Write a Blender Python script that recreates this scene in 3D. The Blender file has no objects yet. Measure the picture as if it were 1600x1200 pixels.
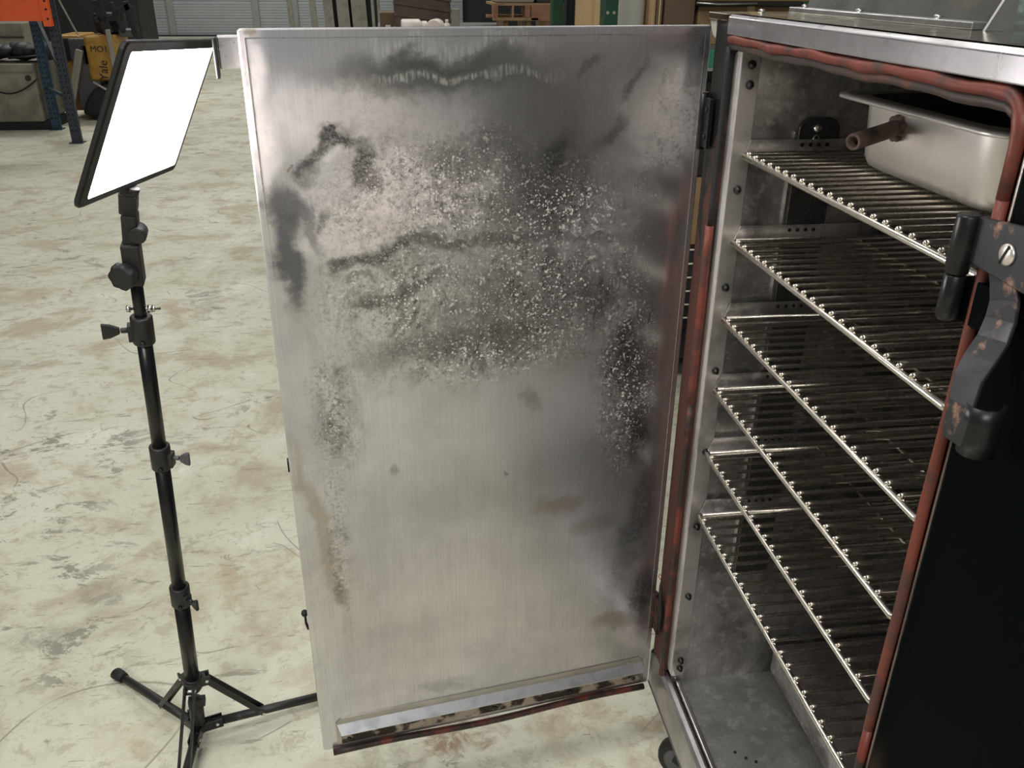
import bpy, math, random
from mathutils import Vector, Matrix
random.seed(7)
SC = bpy.context.scene
COL = SC.collection

# ------------------------------------------------------------------ camera
F_PX = 1342.88
CAM = Vector((0.0, 0.0, 1.52))
RIGHT = Vector((0.9912895, -0.1314849, 0.0075322))
DOWN = Vector((-0.0498190, -0.4273083, -0.9027323))
FWD = Vector((0.1219142, 0.8944939, -0.4301367))
cam_data = bpy.data.cameras.new('camera')
cam_data.sensor_width = 36.0
cam_data.lens = 36.0 * F_PX / 1600.0
cam_data.clip_start = 0.02
cam_data.clip_end = 200
cam = bpy.data.objects.new('camera', cam_data)
COL.objects.link(cam)
cam.matrix_world = Matrix((
    (RIGHT.x, -DOWN.x, -FWD.x, CAM.x),
    (RIGHT.y, -DOWN.y, -FWD.y, CAM.y),
    (RIGHT.z, -DOWN.z, -FWD.z, CAM.z),
    (0, 0, 0, 1)))
SC.camera = cam

# ------------------------------------------------------------------ world, lamps, exposure
SC.view_settings.view_transform = 'Standard'
SC.view_settings.look = 'None'
SC.view_settings.gamma = 1.0
SC.view_settings.use_curve_mapping = False
SC.view_settings.exposure = 0.0
world = bpy.data.worlds.new('world')
SC.world = world
world.use_nodes = True
world.node_tree.nodes['Background'].inputs[0].default_value = (0.93, 0.97, 1.0, 1)
world.node_tree.nodes['Background'].inputs[1].default_value = 0.15


def ceiling_and_fill_lamp(x, y, z, sx, sy, power, col=(1.0, 0.965, 0.91)):
    d = bpy.data.lights.new('ceiling_and_fill_lamp', 'AREA')
    d.shape = 'RECTANGLE'
    d.size = sx
    d.size_y = sy
    d.energy = power
    d.color = col
    o = bpy.data.objects.new('ceiling_and_fill_lamp', d)
    COL.objects.link(o)
    o.location = (x, y, z)
    return o


ceiling_and_fill_lamp(-1.5, 0.9, 4.6, 2.4, 1.2, 88)
ceiling_and_fill_lamp(-1.2, -3.6, 4.4, 2.4, 1.2, 250)  # added fill behind the camera, brightens the open door's face
ceiling_and_fill_lamp(-1.2, 6.0, 5.2, 2.4, 1.2, 70)
ceiling_and_fill_lamp(-3.5, 13.0, 5.5, 3.0, 1.5, 190)
ceiling_and_fill_lamp(-3.0, 21.0, 5.5, 4.0, 1.5, 200)  # added fill close to the garage door, lifts its brightness
ceiling_and_fill_lamp(2.5, 7.0, 5.5, 2.4, 1.2, 110)
LED_STRENGTH = 30.0


def at(px, py, Y):
    """world point on the ray of a photo pixel (1600x1200) at depth y = Y"""
    r = RIGHT * ((px - 800) / F_PX) + DOWN * ((py - 600) / F_PX) + FWD
    return CAM + r * (Y / r.y)


def atz(px, py, Z):
    r = RIGHT * ((px - 800) / F_PX) + DOWN * ((py - 600) / F_PX) + FWD
    return CAM + r * ((Z - CAM.z) / r.z)


# ------------------------------------------------------------------ node helpers
class NT:
    def __init__(self, name):
        self.m = bpy.data.materials.new(name)
        self.m.use_nodes = True
        self.t = self.m.node_tree
        self.b = self.t.nodes['Principled BSDF']
        self._tc = None

    def n(self, typ, **kw):
        nd = self.t.nodes.new(typ)
        for k, v in kw.items():
            setattr(nd, k, v)
        return nd

    def link(self, a, b):
        self.t.links.new(a, b)

    def put(self, sock, v):
        if hasattr(v, 'node'):
            self.link(v, sock)
        elif isinstance(v, (tuple, list)):
            sock.default_value = tuple(v) + ((1,) if len(v) == 3 and len(sock.default_value) == 4 else ())
        else:
            sock.default_value = v

    def obj(self):
        if not self._tc:
            self._tc = self.n('ShaderNodeTexCoord')
        return self._tc.outputs['Object']

    def mapping(self, vec, scale=(1, 1, 1), rot=(0, 0, 0), loc=(0, 0, 0)):
        nd = self.n('ShaderNodeMapping')
        self.link(vec, nd.inputs[0])
        nd.inputs[1].default_value = loc
        nd.inputs[2].default_value = rot
        nd.inputs[3].default_value = scale
        return nd.outputs[0]

    def noise(self, vec, scale, detail=4, rough=0.55, dist=0.0, color=False):
        nd = self.n('ShaderNodeTexNoise')
        self.link(vec, nd.inputs['Vector'])
        nd.inputs['Scale'].default_value = scale
        nd.inputs['Detail'].default_value = detail
        nd.inputs['Roughness'].default_value = rough
        nd.inputs['Distortion'].default_value = dist
        return nd.outputs['Color' if color else 'Fac']

    def math(self, op, a, b=0.0, c=None, clamp=False):
        nd = self.n('ShaderNodeMath', operation=op)
        nd.use_clamp = clamp
        self.put(nd.inputs[0], a)
        self.put(nd.inputs[1], b)
        if c is not None:
            self.put(nd.inputs[2], c)
        return nd.outputs[0]

    def vmath(self, op, a, b):
        nd = self.n('ShaderNodeVectorMath', operation=op)
        self.put(nd.inputs[0], a)
        self.put(nd.inputs[1], b)
        return nd.outputs['Value' if op in ('LENGTH', 'DOT_PRODUCT') else 'Vector']

    def step(self, v, lo, hi, a=0.0, b=1.0):
        nd = self.n('ShaderNodeMapRange', interpolation_type='SMOOTHSTEP')
        self.put(nd.inputs[0], v)
        nd.inputs[1].default_value = lo
        nd.inputs[2].default_value = hi
        nd.inputs[3].default_value = a
        nd.inputs[4].default_value = b
        return nd.outputs[0]

    def mix(self, f, a, b, blend='MIX'):
        nd = self.n('ShaderNodeMix', data_type='RGBA', blend_type=blend)
        self.put(nd.inputs[0], f)
        self.put(nd.inputs[6], a)
        self.put(nd.inputs[7], b)
        return nd.outputs[2]

    def bump(self, h, strength=0.2, dist=0.002):
        nd = self.n('ShaderNodeBump')
        nd.inputs['Strength'].default_value = strength
        nd.inputs['Distance'].default_value = dist
        self.link(h, nd.inputs['Height'])
        self.link(nd.outputs[0], self.b.inputs['Normal'])

    def set(self, **kw):
        names = dict(color='Base Color', metal='Metallic', rough='Roughness', spec='Specular IOR Level',
                     emit='Emission Color', estr='Emission Strength', coat='Coat Weight', aniso='Anisotropic',
                     trans='Transmission Weight')
        for k, v in kw.items():
            self.put(self.b.inputs[names[k]], v)
        return self.m


def mat(name, col, rough=0.5, metal=0.0, var=0.25, scale=8.0, col2=None, bump=0.0, spec=0.5, lo=0.42, hi=0.68):
    """plain surface with noise wear between col and col2"""
    k = NT(name)
    v = k.obj()
    nz = k.noise(v, scale, 6, 0.62)
    c2 = col2 or tuple(c * (1 - var) for c in col)
    f = k.step(nz, lo, hi)
    k.set(color=k.mix(f, col, c2), metal=metal, spec=spec)
    k.set(rough=k.step(nz, 0.3, 0.7, max(0.02, rough - 0.07), min(1, rough + 0.07)))
    if bump:
        k.bump(k.noise(v, scale * 6, 5), bump, 0.001)
    return k.m


# ------------------------------------------------------------------ geometry helpers
ORIGIN = {}


class G:
    """collects shapes, builds ONE mesh object"""

    def __init__(self):
        self.v, self.f, self.s = [], [], []

    def add(self, vs, fs, smooth=False):
        o = len(self.v)
        self.v += [Vector(p) for p in vs]
        self.f += [tuple(i + o for i in f) for f in fs]
        self.s += [smooth] * len(fs)
        return self

    def box(self, lo, hi, R=None, c=None):
        x0, y0, z0 = lo
        x1, y1, z1 = hi
        vs = [(x0, y0, z0), (x1, y0, z0), (x1, y1, z0), (x0, y1, z0),
              (x0, y0, z1), (x1, y0, z1), (x1, y1, z1), (x0, y1, z1)]
        if R is not None:
            vs = [R @ Vector(p) + Vector(c or (0, 0, 0)) for p in vs]
        return self.add(vs, [(0, 3, 2, 1), (4, 5, 6, 7), (0, 1, 5, 4), (1, 2, 6, 5), (2, 3, 7, 6), (3, 0, 4, 7)])

    def bar(self, p0, p1, w, h, up=(0, 0, 1)):
        """rectangular bar from p0 to p1, w wide, h high along up"""
        p0, p1, up = Vector(p0), Vector(p1), Vector(up)
        d = (p1 - p0)
        L = d.length
        d.normalize()
        s = d.cross(up).normalized()
        u = s.cross(d)
        R = Matrix((s, d, u)).transposed()
        return self.box((-w / 2, 0, -h / 2), (w / 2, L, h / 2), R, p0)

    def cyl(self, p0, p1, r, r1=None, n=16, caps=True):
        return self.tube([p0, p1], [r, r if r1 is None else r1], n, caps=caps)

    def tube(self, pts, r, n=10, closed=False, caps=True, flat=1.0, up=None):
        pts = [Vector(p) for p in pts]
        m = len(pts)
        rs = r if isinstance(r, (list, tuple)) else [r] * m
        vs, fs = [], []
        ref = None
        for i, p in enumerate(pts):
            if closed:
                d = (pts[(i + 1) % m] - pts[i - 1])
            else:
                d = pts[min(i + 1, m - 1)] - pts[max(i - 1, 0)]
            d.normalize()
            if ref is None:
                ref = Vector(up) if up else (Vector((0, 0, 1)) if abs(d.z) < 0.9 else Vector((1, 0, 0)))
            if up:
                ref = Vector(up)
            s = d.cross(ref).normalized()
            u = s.cross(d).normalized()
            if not up:
                ref = u
            for k in range(n):
                a = 2 * math.pi * k / n
                vs.append(p + s * (math.cos(a) * rs[i] * flat) + u * (math.sin(a) * rs[i]))
        rng = m if closed else m - 1
        for i in range(rng):
            j = (i + 1) % m
            for k in range(n):
                l = (k + 1) % n
                fs.append((i * n + k, i * n + l, j * n + l, j * n + k))
        self.add(vs, fs, True)
        if caps and not closed:
            o = len(self.v) - m * n
            self.f.append(tuple(o + k for k in range(n))[::-1])
            self.f.append(tuple(o + (m - 1) * n + k for k in range(n)))
            self.s += [False, False]
        return self

    def lathe(self, prof, base, axis=(0, 0, 1), n=20, caps=True):
        base, ax = Vector(base), Vector(axis).normalized()
        pts = [base + ax * h for h, _ in prof]
        s = ax.orthogonal().normalized()
        u = ax.cross(s)
        vs, fs = [], []
        for (h, r) in prof:
            for k in range(n):
                a = 2 * math.pi * k / n
                vs.append(base + ax * h + (s * math.cos(a) + u * math.sin(a)) * r)
        for i in range(len(prof) - 1):
            for k in range(n):
                l = (k + 1) % n
                fs.append((i * n + k, i * n + l, (i + 1) * n + l, (i + 1) * n + k))
        self.add(vs, fs, True)
        if caps:
            o = len(self.v) - len(prof) * n
            self.f.append(tuple(o + k for k in range(n))[::-1])
            self.f.append(tuple(o + (len(prof) - 1) * n + k for k in range(n)))
            self.s += [False, False]
        return self

    def prism(self, poly, org, ex, ey, ez, depth, smooth=False):
        """polygon in (ex,ey) from org, extruded depth along ez"""
        org, ex, ey, ez = Vector(org), Vector(ex), Vector(ey), Vector(ez)
        n = len(poly)
        a = [org + ex * x + ey * y for x, y in poly]
        b = [p + ez * depth for p in a]
        self.add(a + b, [tuple(range(n))[::-1], tuple(range(n, 2 * n))])
        o = len(self.v) - 2 * n
        for i in range(n):
            j = (i + 1) % n
            self.f.append((o + i, o + j, o + n + j, o + n + i))
            self.s.append(smooth)
        return self

    def loft(self, loops, caps=(True, True), smooth=True):
        n = len(loops[0])
        vs = [p for l in loops for p in l]
        fs = []
        for i in range(len(loops) - 1):
            for k in range(n):
                l = (k + 1) % n
                fs.append((i * n + k, i * n + l, (i + 1) * n + l, (i + 1) * n + k))
        self.add(vs, fs, smooth)
        o = len(self.v) - len(vs)
        if caps[0]:
            self.f.append(tuple(o + k for k in range(n))[::-1])
            self.s.append(False)
        if caps[1]:
            self.f.append(tuple(o + (len(loops) - 1) * n + k for k in range(n)))
            self.s.append(False)
        return self

    def sph(self, c, r, n=8, m=5, sc=(1, 1, 1)):
        c = Vector(c)
        vs = [c + Vector((0, 0, -r * sc[2]))]
        for i in range(1, m):
            t = math.pi * i / m
            for k in range(n):
                a = 2 * math.pi * k / n
                vs.append(c + Vector((math.sin(t) * math.cos(a) * sc[0], math.sin(t) * math.sin(a) * sc[1], -math.cos(t) * sc[2])) * r)
        vs.append(c + Vector((0, 0, r * sc[2])))
        fs = [(0, 1 + (k + 1) % n, 1 + k) for k in range(n)]
        for i in range(m - 2):
            for k in range(n):
                l = (k + 1) % n
                fs.append((1 + i * n + k, 1 + i * n + l, 1 + (i + 1) * n + l, 1 + (i + 1) * n + k))
        t = len(vs) - 1
        fs += [(t, 1 + (m - 2) * n + k, 1 + (m - 2) * n + (k + 1) % n) for k in range(n)]
        return self.add(vs, fs, True)

    def build(self, name, m, parent=None, bev=0.0, seg=2, local=False, fix=True):
        off = Vector((0, 0, 0))
        if parent is not None and not local:
            off = ORIGIN[parent.name]
        me = bpy.data.meshes.new(name)
        me.from_pydata([tuple(p - off) for p in self.v], [], self.f)
        me.polygons.foreach_set('use_smooth', self.s)
        if fix:
            import bmesh
            bm = bmesh.new()
            bm.from_mesh(me)
            bmesh.ops.recalc_face_normals(bm, faces=bm.faces)
            bm.to_mesh(me)
            bm.free()
        me.materials.append(m)
        o = bpy.data.objects.new(name, me)
        COL.objects.link(o)
        if parent is not None:
            o.parent = parent
        ORIGIN[o.name] = off
        if bev:
            md = o.modifiers.new('bevel', 'BEVEL')
            md.width = bev
            md.segments = seg
            md.limit_method = 'ANGLE'
            md.angle_limit = math.radians(40)
        return o


def B(lo, hi):
    return G().box(lo, hi)


def thing(name, label, cat, loc=(0, 0, 0), group=None):
    o = bpy.data.objects.new(name, None)
    o.empty_display_size = 0.1
    COL.objects.link(o)
    o.location = loc
    ORIGIN[o.name] = Vector(loc)
    o['label'] = label
    o['category'] = cat
    if group:
        o['group'] = group
    return o


def tag(o, label, cat, group=None):
    o['label'] = label
    o['category'] = cat
    if group:
        o['group'] = group
    return o


def struct(o):
    o['kind'] = 'structure'
    return o


def dup(root, loc, label):
    r = root.copy()
    COL.objects.link(r)
    r.location = loc
    r['label'] = label
    for ch in list(root.children):
        c = ch.copy()
        COL.objects.link(c)
        c.parent = r
        for g in list(ch.children):
            d = g.copy()
            COL.objects.link(d)
            d.parent = c
    return r


def text(body, size, m, name, parent, org, ex, ey, depth=0.0006):
    """raised lettering; org/ex/ey in the parent's own frame"""
    c = bpy.data.curves.new(name, 'FONT')
    c.body = body
    c.size = size
    c.extrude = depth
    c.align_x = 'CENTER'
    c.align_y = 'CENTER'
    o = bpy.data.objects.new(name, c)
    COL.objects.link(o)
    ex, ey = Vector(ex).normalized(), Vector(ey).normalized()
    ez = ex.cross(ey)
    M = Matrix((ex, ey, ez)).transposed().to_4x4()
    M.translation = Vector(org)
    me = bpy.data.meshes.new_from_object(o)
    me.name = name
    bpy.data.objects.remove(o)
    o = bpy.data.objects.new(name, me)
    COL.objects.link(o)
    o.matrix_local = M
    if parent:
        o.parent = parent
    me.materials.append(m)
    return o


def rrect(x0, y0, x1, y1, r, n=6, corners=(1, 1, 1, 1)):
    """rounded rectangle polygon, ccw from lower left"""
    out = []
    for (cx, cy, a0, on, px, py) in ((x0 + r, y0 + r, 180, corners[0], x0, y0), (x1 - r, y0 + r, 270, corners[1], x1, y0),
                                     (x1 - r, y1 - r, 0, corners[2], x1, y1), (x0 + r, y1 - r, 90, corners[3], x0, y1)):
        if not on:
            out.append((px, py))
            continue
        for i in range(n + 1):
            a = math.radians(a0 + 90 * i / n)
            out.append((cx + r * math.cos(a), cy + r * math.sin(a)))
    return out

# ------------------------------------------------------------------ materials
def floor_material():
    k = NT('worn_painted_concrete')
    v = k.obj()
    big = k.noise(v, 0.9, 5, 0.6)
    mid = k.noise(v, 3.2, 8, 0.68, 0.4)
    fine = k.noise(v, 16, 10, 0.75, 0.5)
    tiny = k.noise(v, 75, 6, 0.7)
    c = k.mix(k.step(big, 0.38, 0.62), (0.60, 0.61, 0.47), (0.69, 0.69, 0.565))
    c = k.mix(k.math('MULTIPLY', k.step(mid, 0.48, 0.64), 0.8), c, (0.47, 0.40, 0.285))
    c = k.mix(k.math('MULTIPLY', k.step(mid, 0.44, 0.28), 0.7), c, (0.80, 0.80, 0.68))
    # fine mottling of worn paint
    c = k.mix(k.math('MULTIPLY', k.step(fine, 0.52, 0.62), 0.6), c, (0.43, 0.375, 0.27))
    c = k.mix(k.math('MULTIPLY', k.step(tiny, 0.58, 0.68), 0.4), c, (0.32, 0.285, 0.22))
    # bare grey patches where the paint has chipped
    pat = k.noise(k.mapping(v, (1, 1.6, 1), (0, 0, 0.5)), 5.5, 12, 0.78, 0.8)
    area = k.step(k.noise(v, 1.3, 3, 0.5), 0.47, 0.60)
    chips = k.math('MULTIPLY', k.step(pat, 0.55, 0.585), area)
    c = k.mix(k.math('MULTIPLY', chips, 0.85), c, (0.25, 0.245, 0.20))
    pat2 = k.noise(k.mapping(v, (1, 2.2, 1), (0, 0, -0.4)), 8.5, 12, 0.8, 1.0)
    c = k.mix(k.math('MULTIPLY', k.step(pat2, 0.60, 0.63), 0.7), c, (0.27, 0.255, 0.20))
    # brown spills and worn grey patches, each with its own outline
    wob = k.vmath('ADD', v, k.vmath('MULTIPLY', k.vmath('SUBTRACT', k.noise(v, 7, 6, 0.65, 0, True), (0.5, 0.5, 0.5)), (0.22, 0.22, 0.0)))
    for (px, py, rx, ry, col, amt) in ((725, 1150, 0.10, 0.07, (0.27, 0.16, 0.095), 0.75), (890, 1110, 0.11, 0.08, (0.42, 0.31, 0.19), 0.6),
                                       (375, 690, 0.05, 0.22, (0.40, 0.32, 0.20), 0.6), (400, 900, 0.22, 0.16, (0.47, 0.38, 0.24), 0.45),
                                       (600, 1185, 0.10, 0.06, (0.36, 0.34, 0.26), 0.6), (160, 930, 0.07, 0.10, (0.27, 0.26, 0.21), 0.6),
                                       (60, 1000, 0.10, 0.05, (0.26, 0.25, 0.20), 0.6), (215, 1150, 0.10, 0.10, (0.48, 0.40, 0.26), 0.5),
                                       (1010, 1130, 0.05, 0.04, (0.36, 0.26, 0.17), 0.5), (330, 470, 0.06, 0.30, (0.36, 0.33, 0.24), 0.4)):
        P0 = atz(px, py, 0)
        q = k.vmath('MULTIPLY', k.vmath('SUBTRACT', wob, (P0.x, P0.y, 0)), (1 / rx, 1 / ry, 0.0))
        m = k.math('MULTIPLY', k.step(k.vmath('LENGTH', q, (0, 0, 0)), 1.3, 0.3), k.step(fine, 0.38, 0.58))
        c = k.mix(k.math('MULTIPLY', m, amt), c, col)
    # dragged scuffs
    for (rz, sx, sy, lo) in ((0.35, 1.2, 7, 0.62), (-0.7, 1.6, 10, 0.635), (1.25, 1.4, 9, 0.64)):
        st = k.noise(k.mapping(v, (sx, sy, 1), (0, 0, rz)), 4.0, 8, 0.7, 0.3)
        c = k.mix(k.math('MULTIPLY', k.step(st, lo, lo + 0.03), 0.6), c, (0.24, 0.22, 0.17))
    # thin curved scratches
    for (sc, w, lo) in ((0.8, 0.0016, 0.50), (1.7, 0.0026, 0.53)):
        nz = k.noise(v, sc, 1.5, 0.4)
        ln = k.step(k.math('ABSOLUTE', k.math('SUBTRACT', nz, 0.5)), w, w * 0.3)
        ms = k.step(k.noise(v, sc * 2.3, 2), lo, lo + 0.06)
        c = k.mix(k.math('MULTIPLY', k.math('MULTIPLY', ln, ms), 0.7), c, (0.25, 0.22, 0.17))
    k.set(color=c, rough=k.step(mid, 0.3, 0.7, 0.42, 0.7), spec=0.35)
    k.bump(k.math('ADD', fine, k.math('MULTIPLY', chips, -0.6)), 0.12, 0.002)
    return k.m


BLOBS=[('pink',0.008,1.188,0.029,0.139,0,0.75),('pink',0.112,1.172,0.130,0.059,0,0.55),('pink',0.214,1.065,0.159,0.070,0,0.75),('pink',0.136,1.004,0.102,0.038,0,0.60),('pink',0.218,1.156,0.109,0.052,0,0.30),('pink',0.612,1.151,0.086,0.090,0,0.45),('pink',0.473,1.001,0.117,0.061,0,0.20),('blue',0.046,1.267,0.057,0.027,0,0.50),('blue',0.022,0.780,0.033,0.206,7,0.50),('grey',0.266,1.230,0.172,0.035,0,0.90),('grey',0.203,1.226,0.097,0.028,0,0.55),('grey',0.407,1.158,0.118,0.118,0,0.60),('grey',0.495,1.191,0.151,0.081,0,0.20),('dark',0.266,1.248,0.117,0.013,0,0.35),('dark',0.096,1.129,0.054,0.014,35,0.75),('dark',0.123,1.143,0.030,0.010,-10,0.85),('dark',0.145,1.110,0.015,0.037,-20,0.80),('dark',0.073,1.102,0.019,0.019,0,0.50),('lite',0.113,1.125,0.026,0.010,40,0.60),('lite',0.096,1.101,0.026,0.014,45,0.30),('dark',0.159,1.085,0.022,0.020,0,0.60),('navy',0.032,1.053,0.030,0.043,0,0.80),('navy',0.031,0.974,0.021,0.081,5,0.90),('navy',0.065,1.028,0.014,0.056,15,0.60),('dark',0.087,1.031,0.009,0.020,0,0.60),('dark',0.162,0.975,0.085,0.014,12,0.85),('dark',0.303,0.985,0.120,0.013,-4,0.60),('dark',0.102,0.958,0.015,0.021,-30,0.60),('dark',0.131,0.939,0.028,0.008,-5,0.50),('dark',0.207,0.919,0.069,0.015,22,0.70),('dark',0.148,0.899,0.027,0.014,-20,0.70),('dark',0.254,0.819,0.155,0.031,4,0.60),('dark',0.370,0.851,0.086,0.066,0,0.35),('dark',0.291,1.108,0.057,0.037,0,0.40),('dark',0.369,1.057,0.040,0.087,-8,0.45),('dark',0.449,1.082,0.062,0.072,-10,0.50),('dark',0.438,1.111,0.016,0.047,-15,0.50),('dark',0.420,1.025,0.041,0.040,0,0.50),('dark',0.550,1.208,0.010,0.036,-35,0.50),('dark',0.523,1.140,0.014,0.042,-38,0.50),('dark',0.488,1.227,0.008,0.026,-35,0.40),('dark',0.463,0.979,0.117,0.009,-5,0.40),('dark',0.670,1.251,0.015,0.018,0,0.50),('dark',0.511,0.882,0.040,0.038,0,0.60),('dark',0.433,0.921,0.024,0.085,0,0.35),('dark',0.579,0.801,0.035,0.042,0,0.70),('dark',0.572,0.737,0.038,0.073,20,0.75),('dark',0.605,0.606,0.028,0.061,0,0.80),('lite',0.327,0.683,0.255,0.109,0,0.28),('blue',0.488,0.636,0.119,0.115,0,0.35),('dark',0.405,0.703,0.027,0.017,-50,0.30),('brown',0.458,0.484,0.054,0.022,5,0.55),('brown',0.529,0.430,0.056,0.026,0,0.35),('dark',0.625,0.438,0.034,0.117,-5,0.60),('dark',0.640,0.238,0.036,0.068,0,0.65),('dark',0.592,0.295,0.027,0.094,-10,0.30),('brown',0.589,0.188,0.059,0.023,-8,0.60),('brown',0.037,0.504,0.019,0.218,8,0.50),('brown',0.058,0.364,0.066,0.167,0,0.15),('dark',0.172,0.599,0.013,0.015,0,0.45),('dark',0.361,0.577,0.006,0.006,0,0.90),('brown',0.239,0.280,0.192,0.210,0,0.15),('pink',0.649,0.120,0.087,0.028,-50,0.30),('brown',0.016,1.281,0.011,0.008,0,0.70),('brown',0.050,1.113,0.004,0.004,0,0.80),('dark',0.057,0.378,0.009,0.036,-10,0.40),('dark',0.234,0.108,0.063,0.020,0,0.30)]  # stains, plus painted LED glow at upper free edge and pale mid-height reflection
SPECK=[(0.270,1.053,0.222,0.104,0),(0.206,0.899,0.168,0.135,0),(0.423,0.890,0.195,0.141,0),(0.076,0.728,0.047,0.147,0),(0.573,0.724,0.060,0.210,0),(0.296,0.792,0.223,0.056,0),(0.066,0.472,0.021,0.197,0),(0.430,1.024,0.156,0.080,0)]

def door_material():
    k = NT('stained_stainless_door')
    v = k.obj()
    # wobble the coordinates so that stain and painted-glow outlines are ragged
    wob = k.noise(v, 14, 8, 0.65, 0, True)
    wv = k.vmath('MULTIPLY', k.vmath('SUBTRACT', wob, (0.5, 0.5, 0.5)), (0.085, 0, 0.085))
    p = k.vmath('ADD', v, wv)

    def blob(cx, cz, rx, rz, ang, soft=0.35):
        q = k.mapping(k.vmath('SUBTRACT', p, (cx, 0, cz)), (1 / rx, 0.0, 1 / rz), (0, 0, 0))
        if ang:
            nd = k.n('ShaderNodeVectorRotate', rotation_type='Y_AXIS')
            k.link(k.vmath('SUBTRACT', p, (cx, 0, cz)), nd.inputs['Vector'])
            nd.inputs['Angle'].default_value = math.radians(ang)
            q = k.vmath('MULTIPLY', nd.outputs[0], (1 / rx, 0.0, 1 / rz))
        return k.step(k.vmath('LENGTH', q, (0, 0, 0)), 1.25, soft)

    brush = k.noise(k.mapping(v, (1, 1, 0.02)), 320, 3, 0.6)
    hbrush = k.noise(k.mapping(v, (0.05, 1, 1)), 260, 3, 0.6)
    cloud = k.noise(v, 5, 7, 0.62)
    c = k.mix(k.step(cloud, 0.35, 0.68), (0.775, 0.76, 0.80), (0.575, 0.565, 0.595))
    c = k.mix(k.math('MULTIPLY', k.step(brush, 0.35, 0.7), 0.3), c, (0.46, 0.45, 0.44))
    c = k.mix(k.math('MULTIPLY', k.step(hbrush, 0.45, 0.75), 0.15), c, (0.75, 0.72, 0.70))
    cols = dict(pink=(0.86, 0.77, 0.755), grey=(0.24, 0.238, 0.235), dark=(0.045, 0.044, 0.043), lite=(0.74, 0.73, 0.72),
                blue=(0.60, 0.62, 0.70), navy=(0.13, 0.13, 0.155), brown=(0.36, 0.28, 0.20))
    grain = k.noise(v, 170, 6, 0.8)
    grain2 = k.noise(v, 60, 8, 0.75)
    rag = k.math('ADD', k.math('MULTIPLY', grain, 0.5), k.math('MULTIPLY', grain2, 0.5))
    matte = None
    for kind in ('grey', 'blue', 'pink', 'lite', 'brown', 'navy', 'dark'):
        for b in BLOBS:
            if b[0] != kind:
                continue
            m = blob(*b[1:6])
            if kind in ('dark', 'pink'):
                m = k.math('MULTIPLY', m, k.step(rag, 0.38, 0.55, 0.30, 1.0))
            m = k.math('MULTIPLY', m, b[6])
            if kind in ('pink', 'lite'):
                matte = m if matte is None else k.math('MAXIMUM', matte, m)
            elif kind == 'dark':
                matte = k.math('MULTIPLY', matte, k.math('SUBTRACT', 1.0, m))
            c = k.mix(m, c, cols[kind])
    sp = None
    for s in SPECK:
        m = blob(*s, soft=0.1)
        sp = m if sp is None else k.math('MAXIMUM', sp, m)
    crust = k.noise(v, 9, 6, 0.7)
    smear = k.noise(k.mapping(v, (1, 1, 0.6), (0, 0.5, 0)), 17, 8, 0.72, 0.6)
    sp = k.math('MULTIPLY', sp, k.step(crust, 0.30, 0.55, 0.35, 1.0))
    c = k.mix(k.math('MULTIPLY', k.math('MULTIPLY', sp, k.step(smear, 0.44, 0.60)), 0.70), c, (0.20, 0.195, 0.195))
    dots = None
    for vs_, amt in ((150, 0.42), (300, 0.50)):
        vo = k.n('ShaderNodeTexVoronoi')
        k.link(k.vmath('ADD', v, k.vmath('MULTIPLY', k.vmath('SUBTRACT', k.noise(v, 240, 3, 0.6, 0, True), (0.5, 0.5, 0.5)), (0.006, 0.0, 0.006))), vo.inputs['Vector'])
        vo.inputs['Scale'].default_value = vs_
        rnd = k.n('ShaderNodeSeparateColor')
        k.link(vo.outputs['Color'], rnd.inputs[0])
        rad = k.math('MULTIPLY', k.math('MULTIPLY', rnd.outputs[0], k.step(grain2, 0.36, 0.66, 0.3, 1.3)), amt)
        dd = k.step(k.math('SUBTRACT', vo.outputs['Distance'], rad), 0.06, -0.06)
        dots = dd if dots is None else k.math('MAXIMUM', dots, dd)
    salt = k.math('MULTIPLY', dots, sp)
    pepper = k.math('MULTIPLY', k.step(k.noise(v, 120, 8, 0.8, 0.4), 0.50, 0.40), sp)
    c = k.mix(k.math('MULTIPLY', pepper, 0.68), c, (0.055, 0.052, 0.052))
    c = k.mix(k.math('MULTIPLY', salt, 0.88), c, (0.88, 0.82, 0.78))
    # scratched white streak along the top where something rubbed
    sx = k.n('ShaderNodeSeparateXYZ')
    k.link(p, sx.inputs[0])
    streak = k.noise(k.mapping(v, (1, 1, 0.12)), 190, 4, 0.7)
    for (z, h, x0, x1) in ((1.226, 0.006, 0.17, 0.43), (1.268, 0.007, 0.16, 0.40)):
        band = k.step(k.math('ABSOLUTE', k.math('SUBTRACT', sx.outputs[2], z)), h * 1.6, h * 0.3)
        ext = k.math('MULTIPLY', k.step(sx.outputs[0], x0 - 0.02, x0 + 0.02), k.step(sx.outputs[0], x1 + 0.03, x1 - 0.03))
        m = k.math('MULTIPLY', k.math('MULTIPLY', band, ext), k.step(streak, 0.40, 0.62))
        c = k.mix(k.math('MULTIPLY', m, 0.8), c, (0.9, 0.89, 0.87))
    # short vertical scratches
    vs = k.noise(k.mapping(v, (1, 1, 0.05), (0, 0.04, 0)), 110, 2, 0.5)
    zone = k.step(k.noise(v, 7, 3), 0.46, 0.6)
    up = k.step(sx.outputs[2], 0.85, 1.05)
    c = k.mix(k.math('MULTIPLY', k.math('MULTIPLY', k.math('MULTIPLY', k.step(vs, 0.70, 0.75), zone), up), 0.5), c, (0.9, 0.88, 0.86))
    k.set(color=c)
    rough = k.math('ADD', k.step(cloud, 0.3, 0.7, 0.30, 0.40), k.math('MULTIPLY', salt, 0.3))
    sv = k.n('ShaderNodeSeparateXYZ')
    k.link(v, sv.inputs[0])
    edge = k.step(sv.outputs[0], 0.46, 0.66)
    rough = k.math('SUBTRACT', rough, k.math('MULTIPLY', edge, 0.11))
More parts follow.
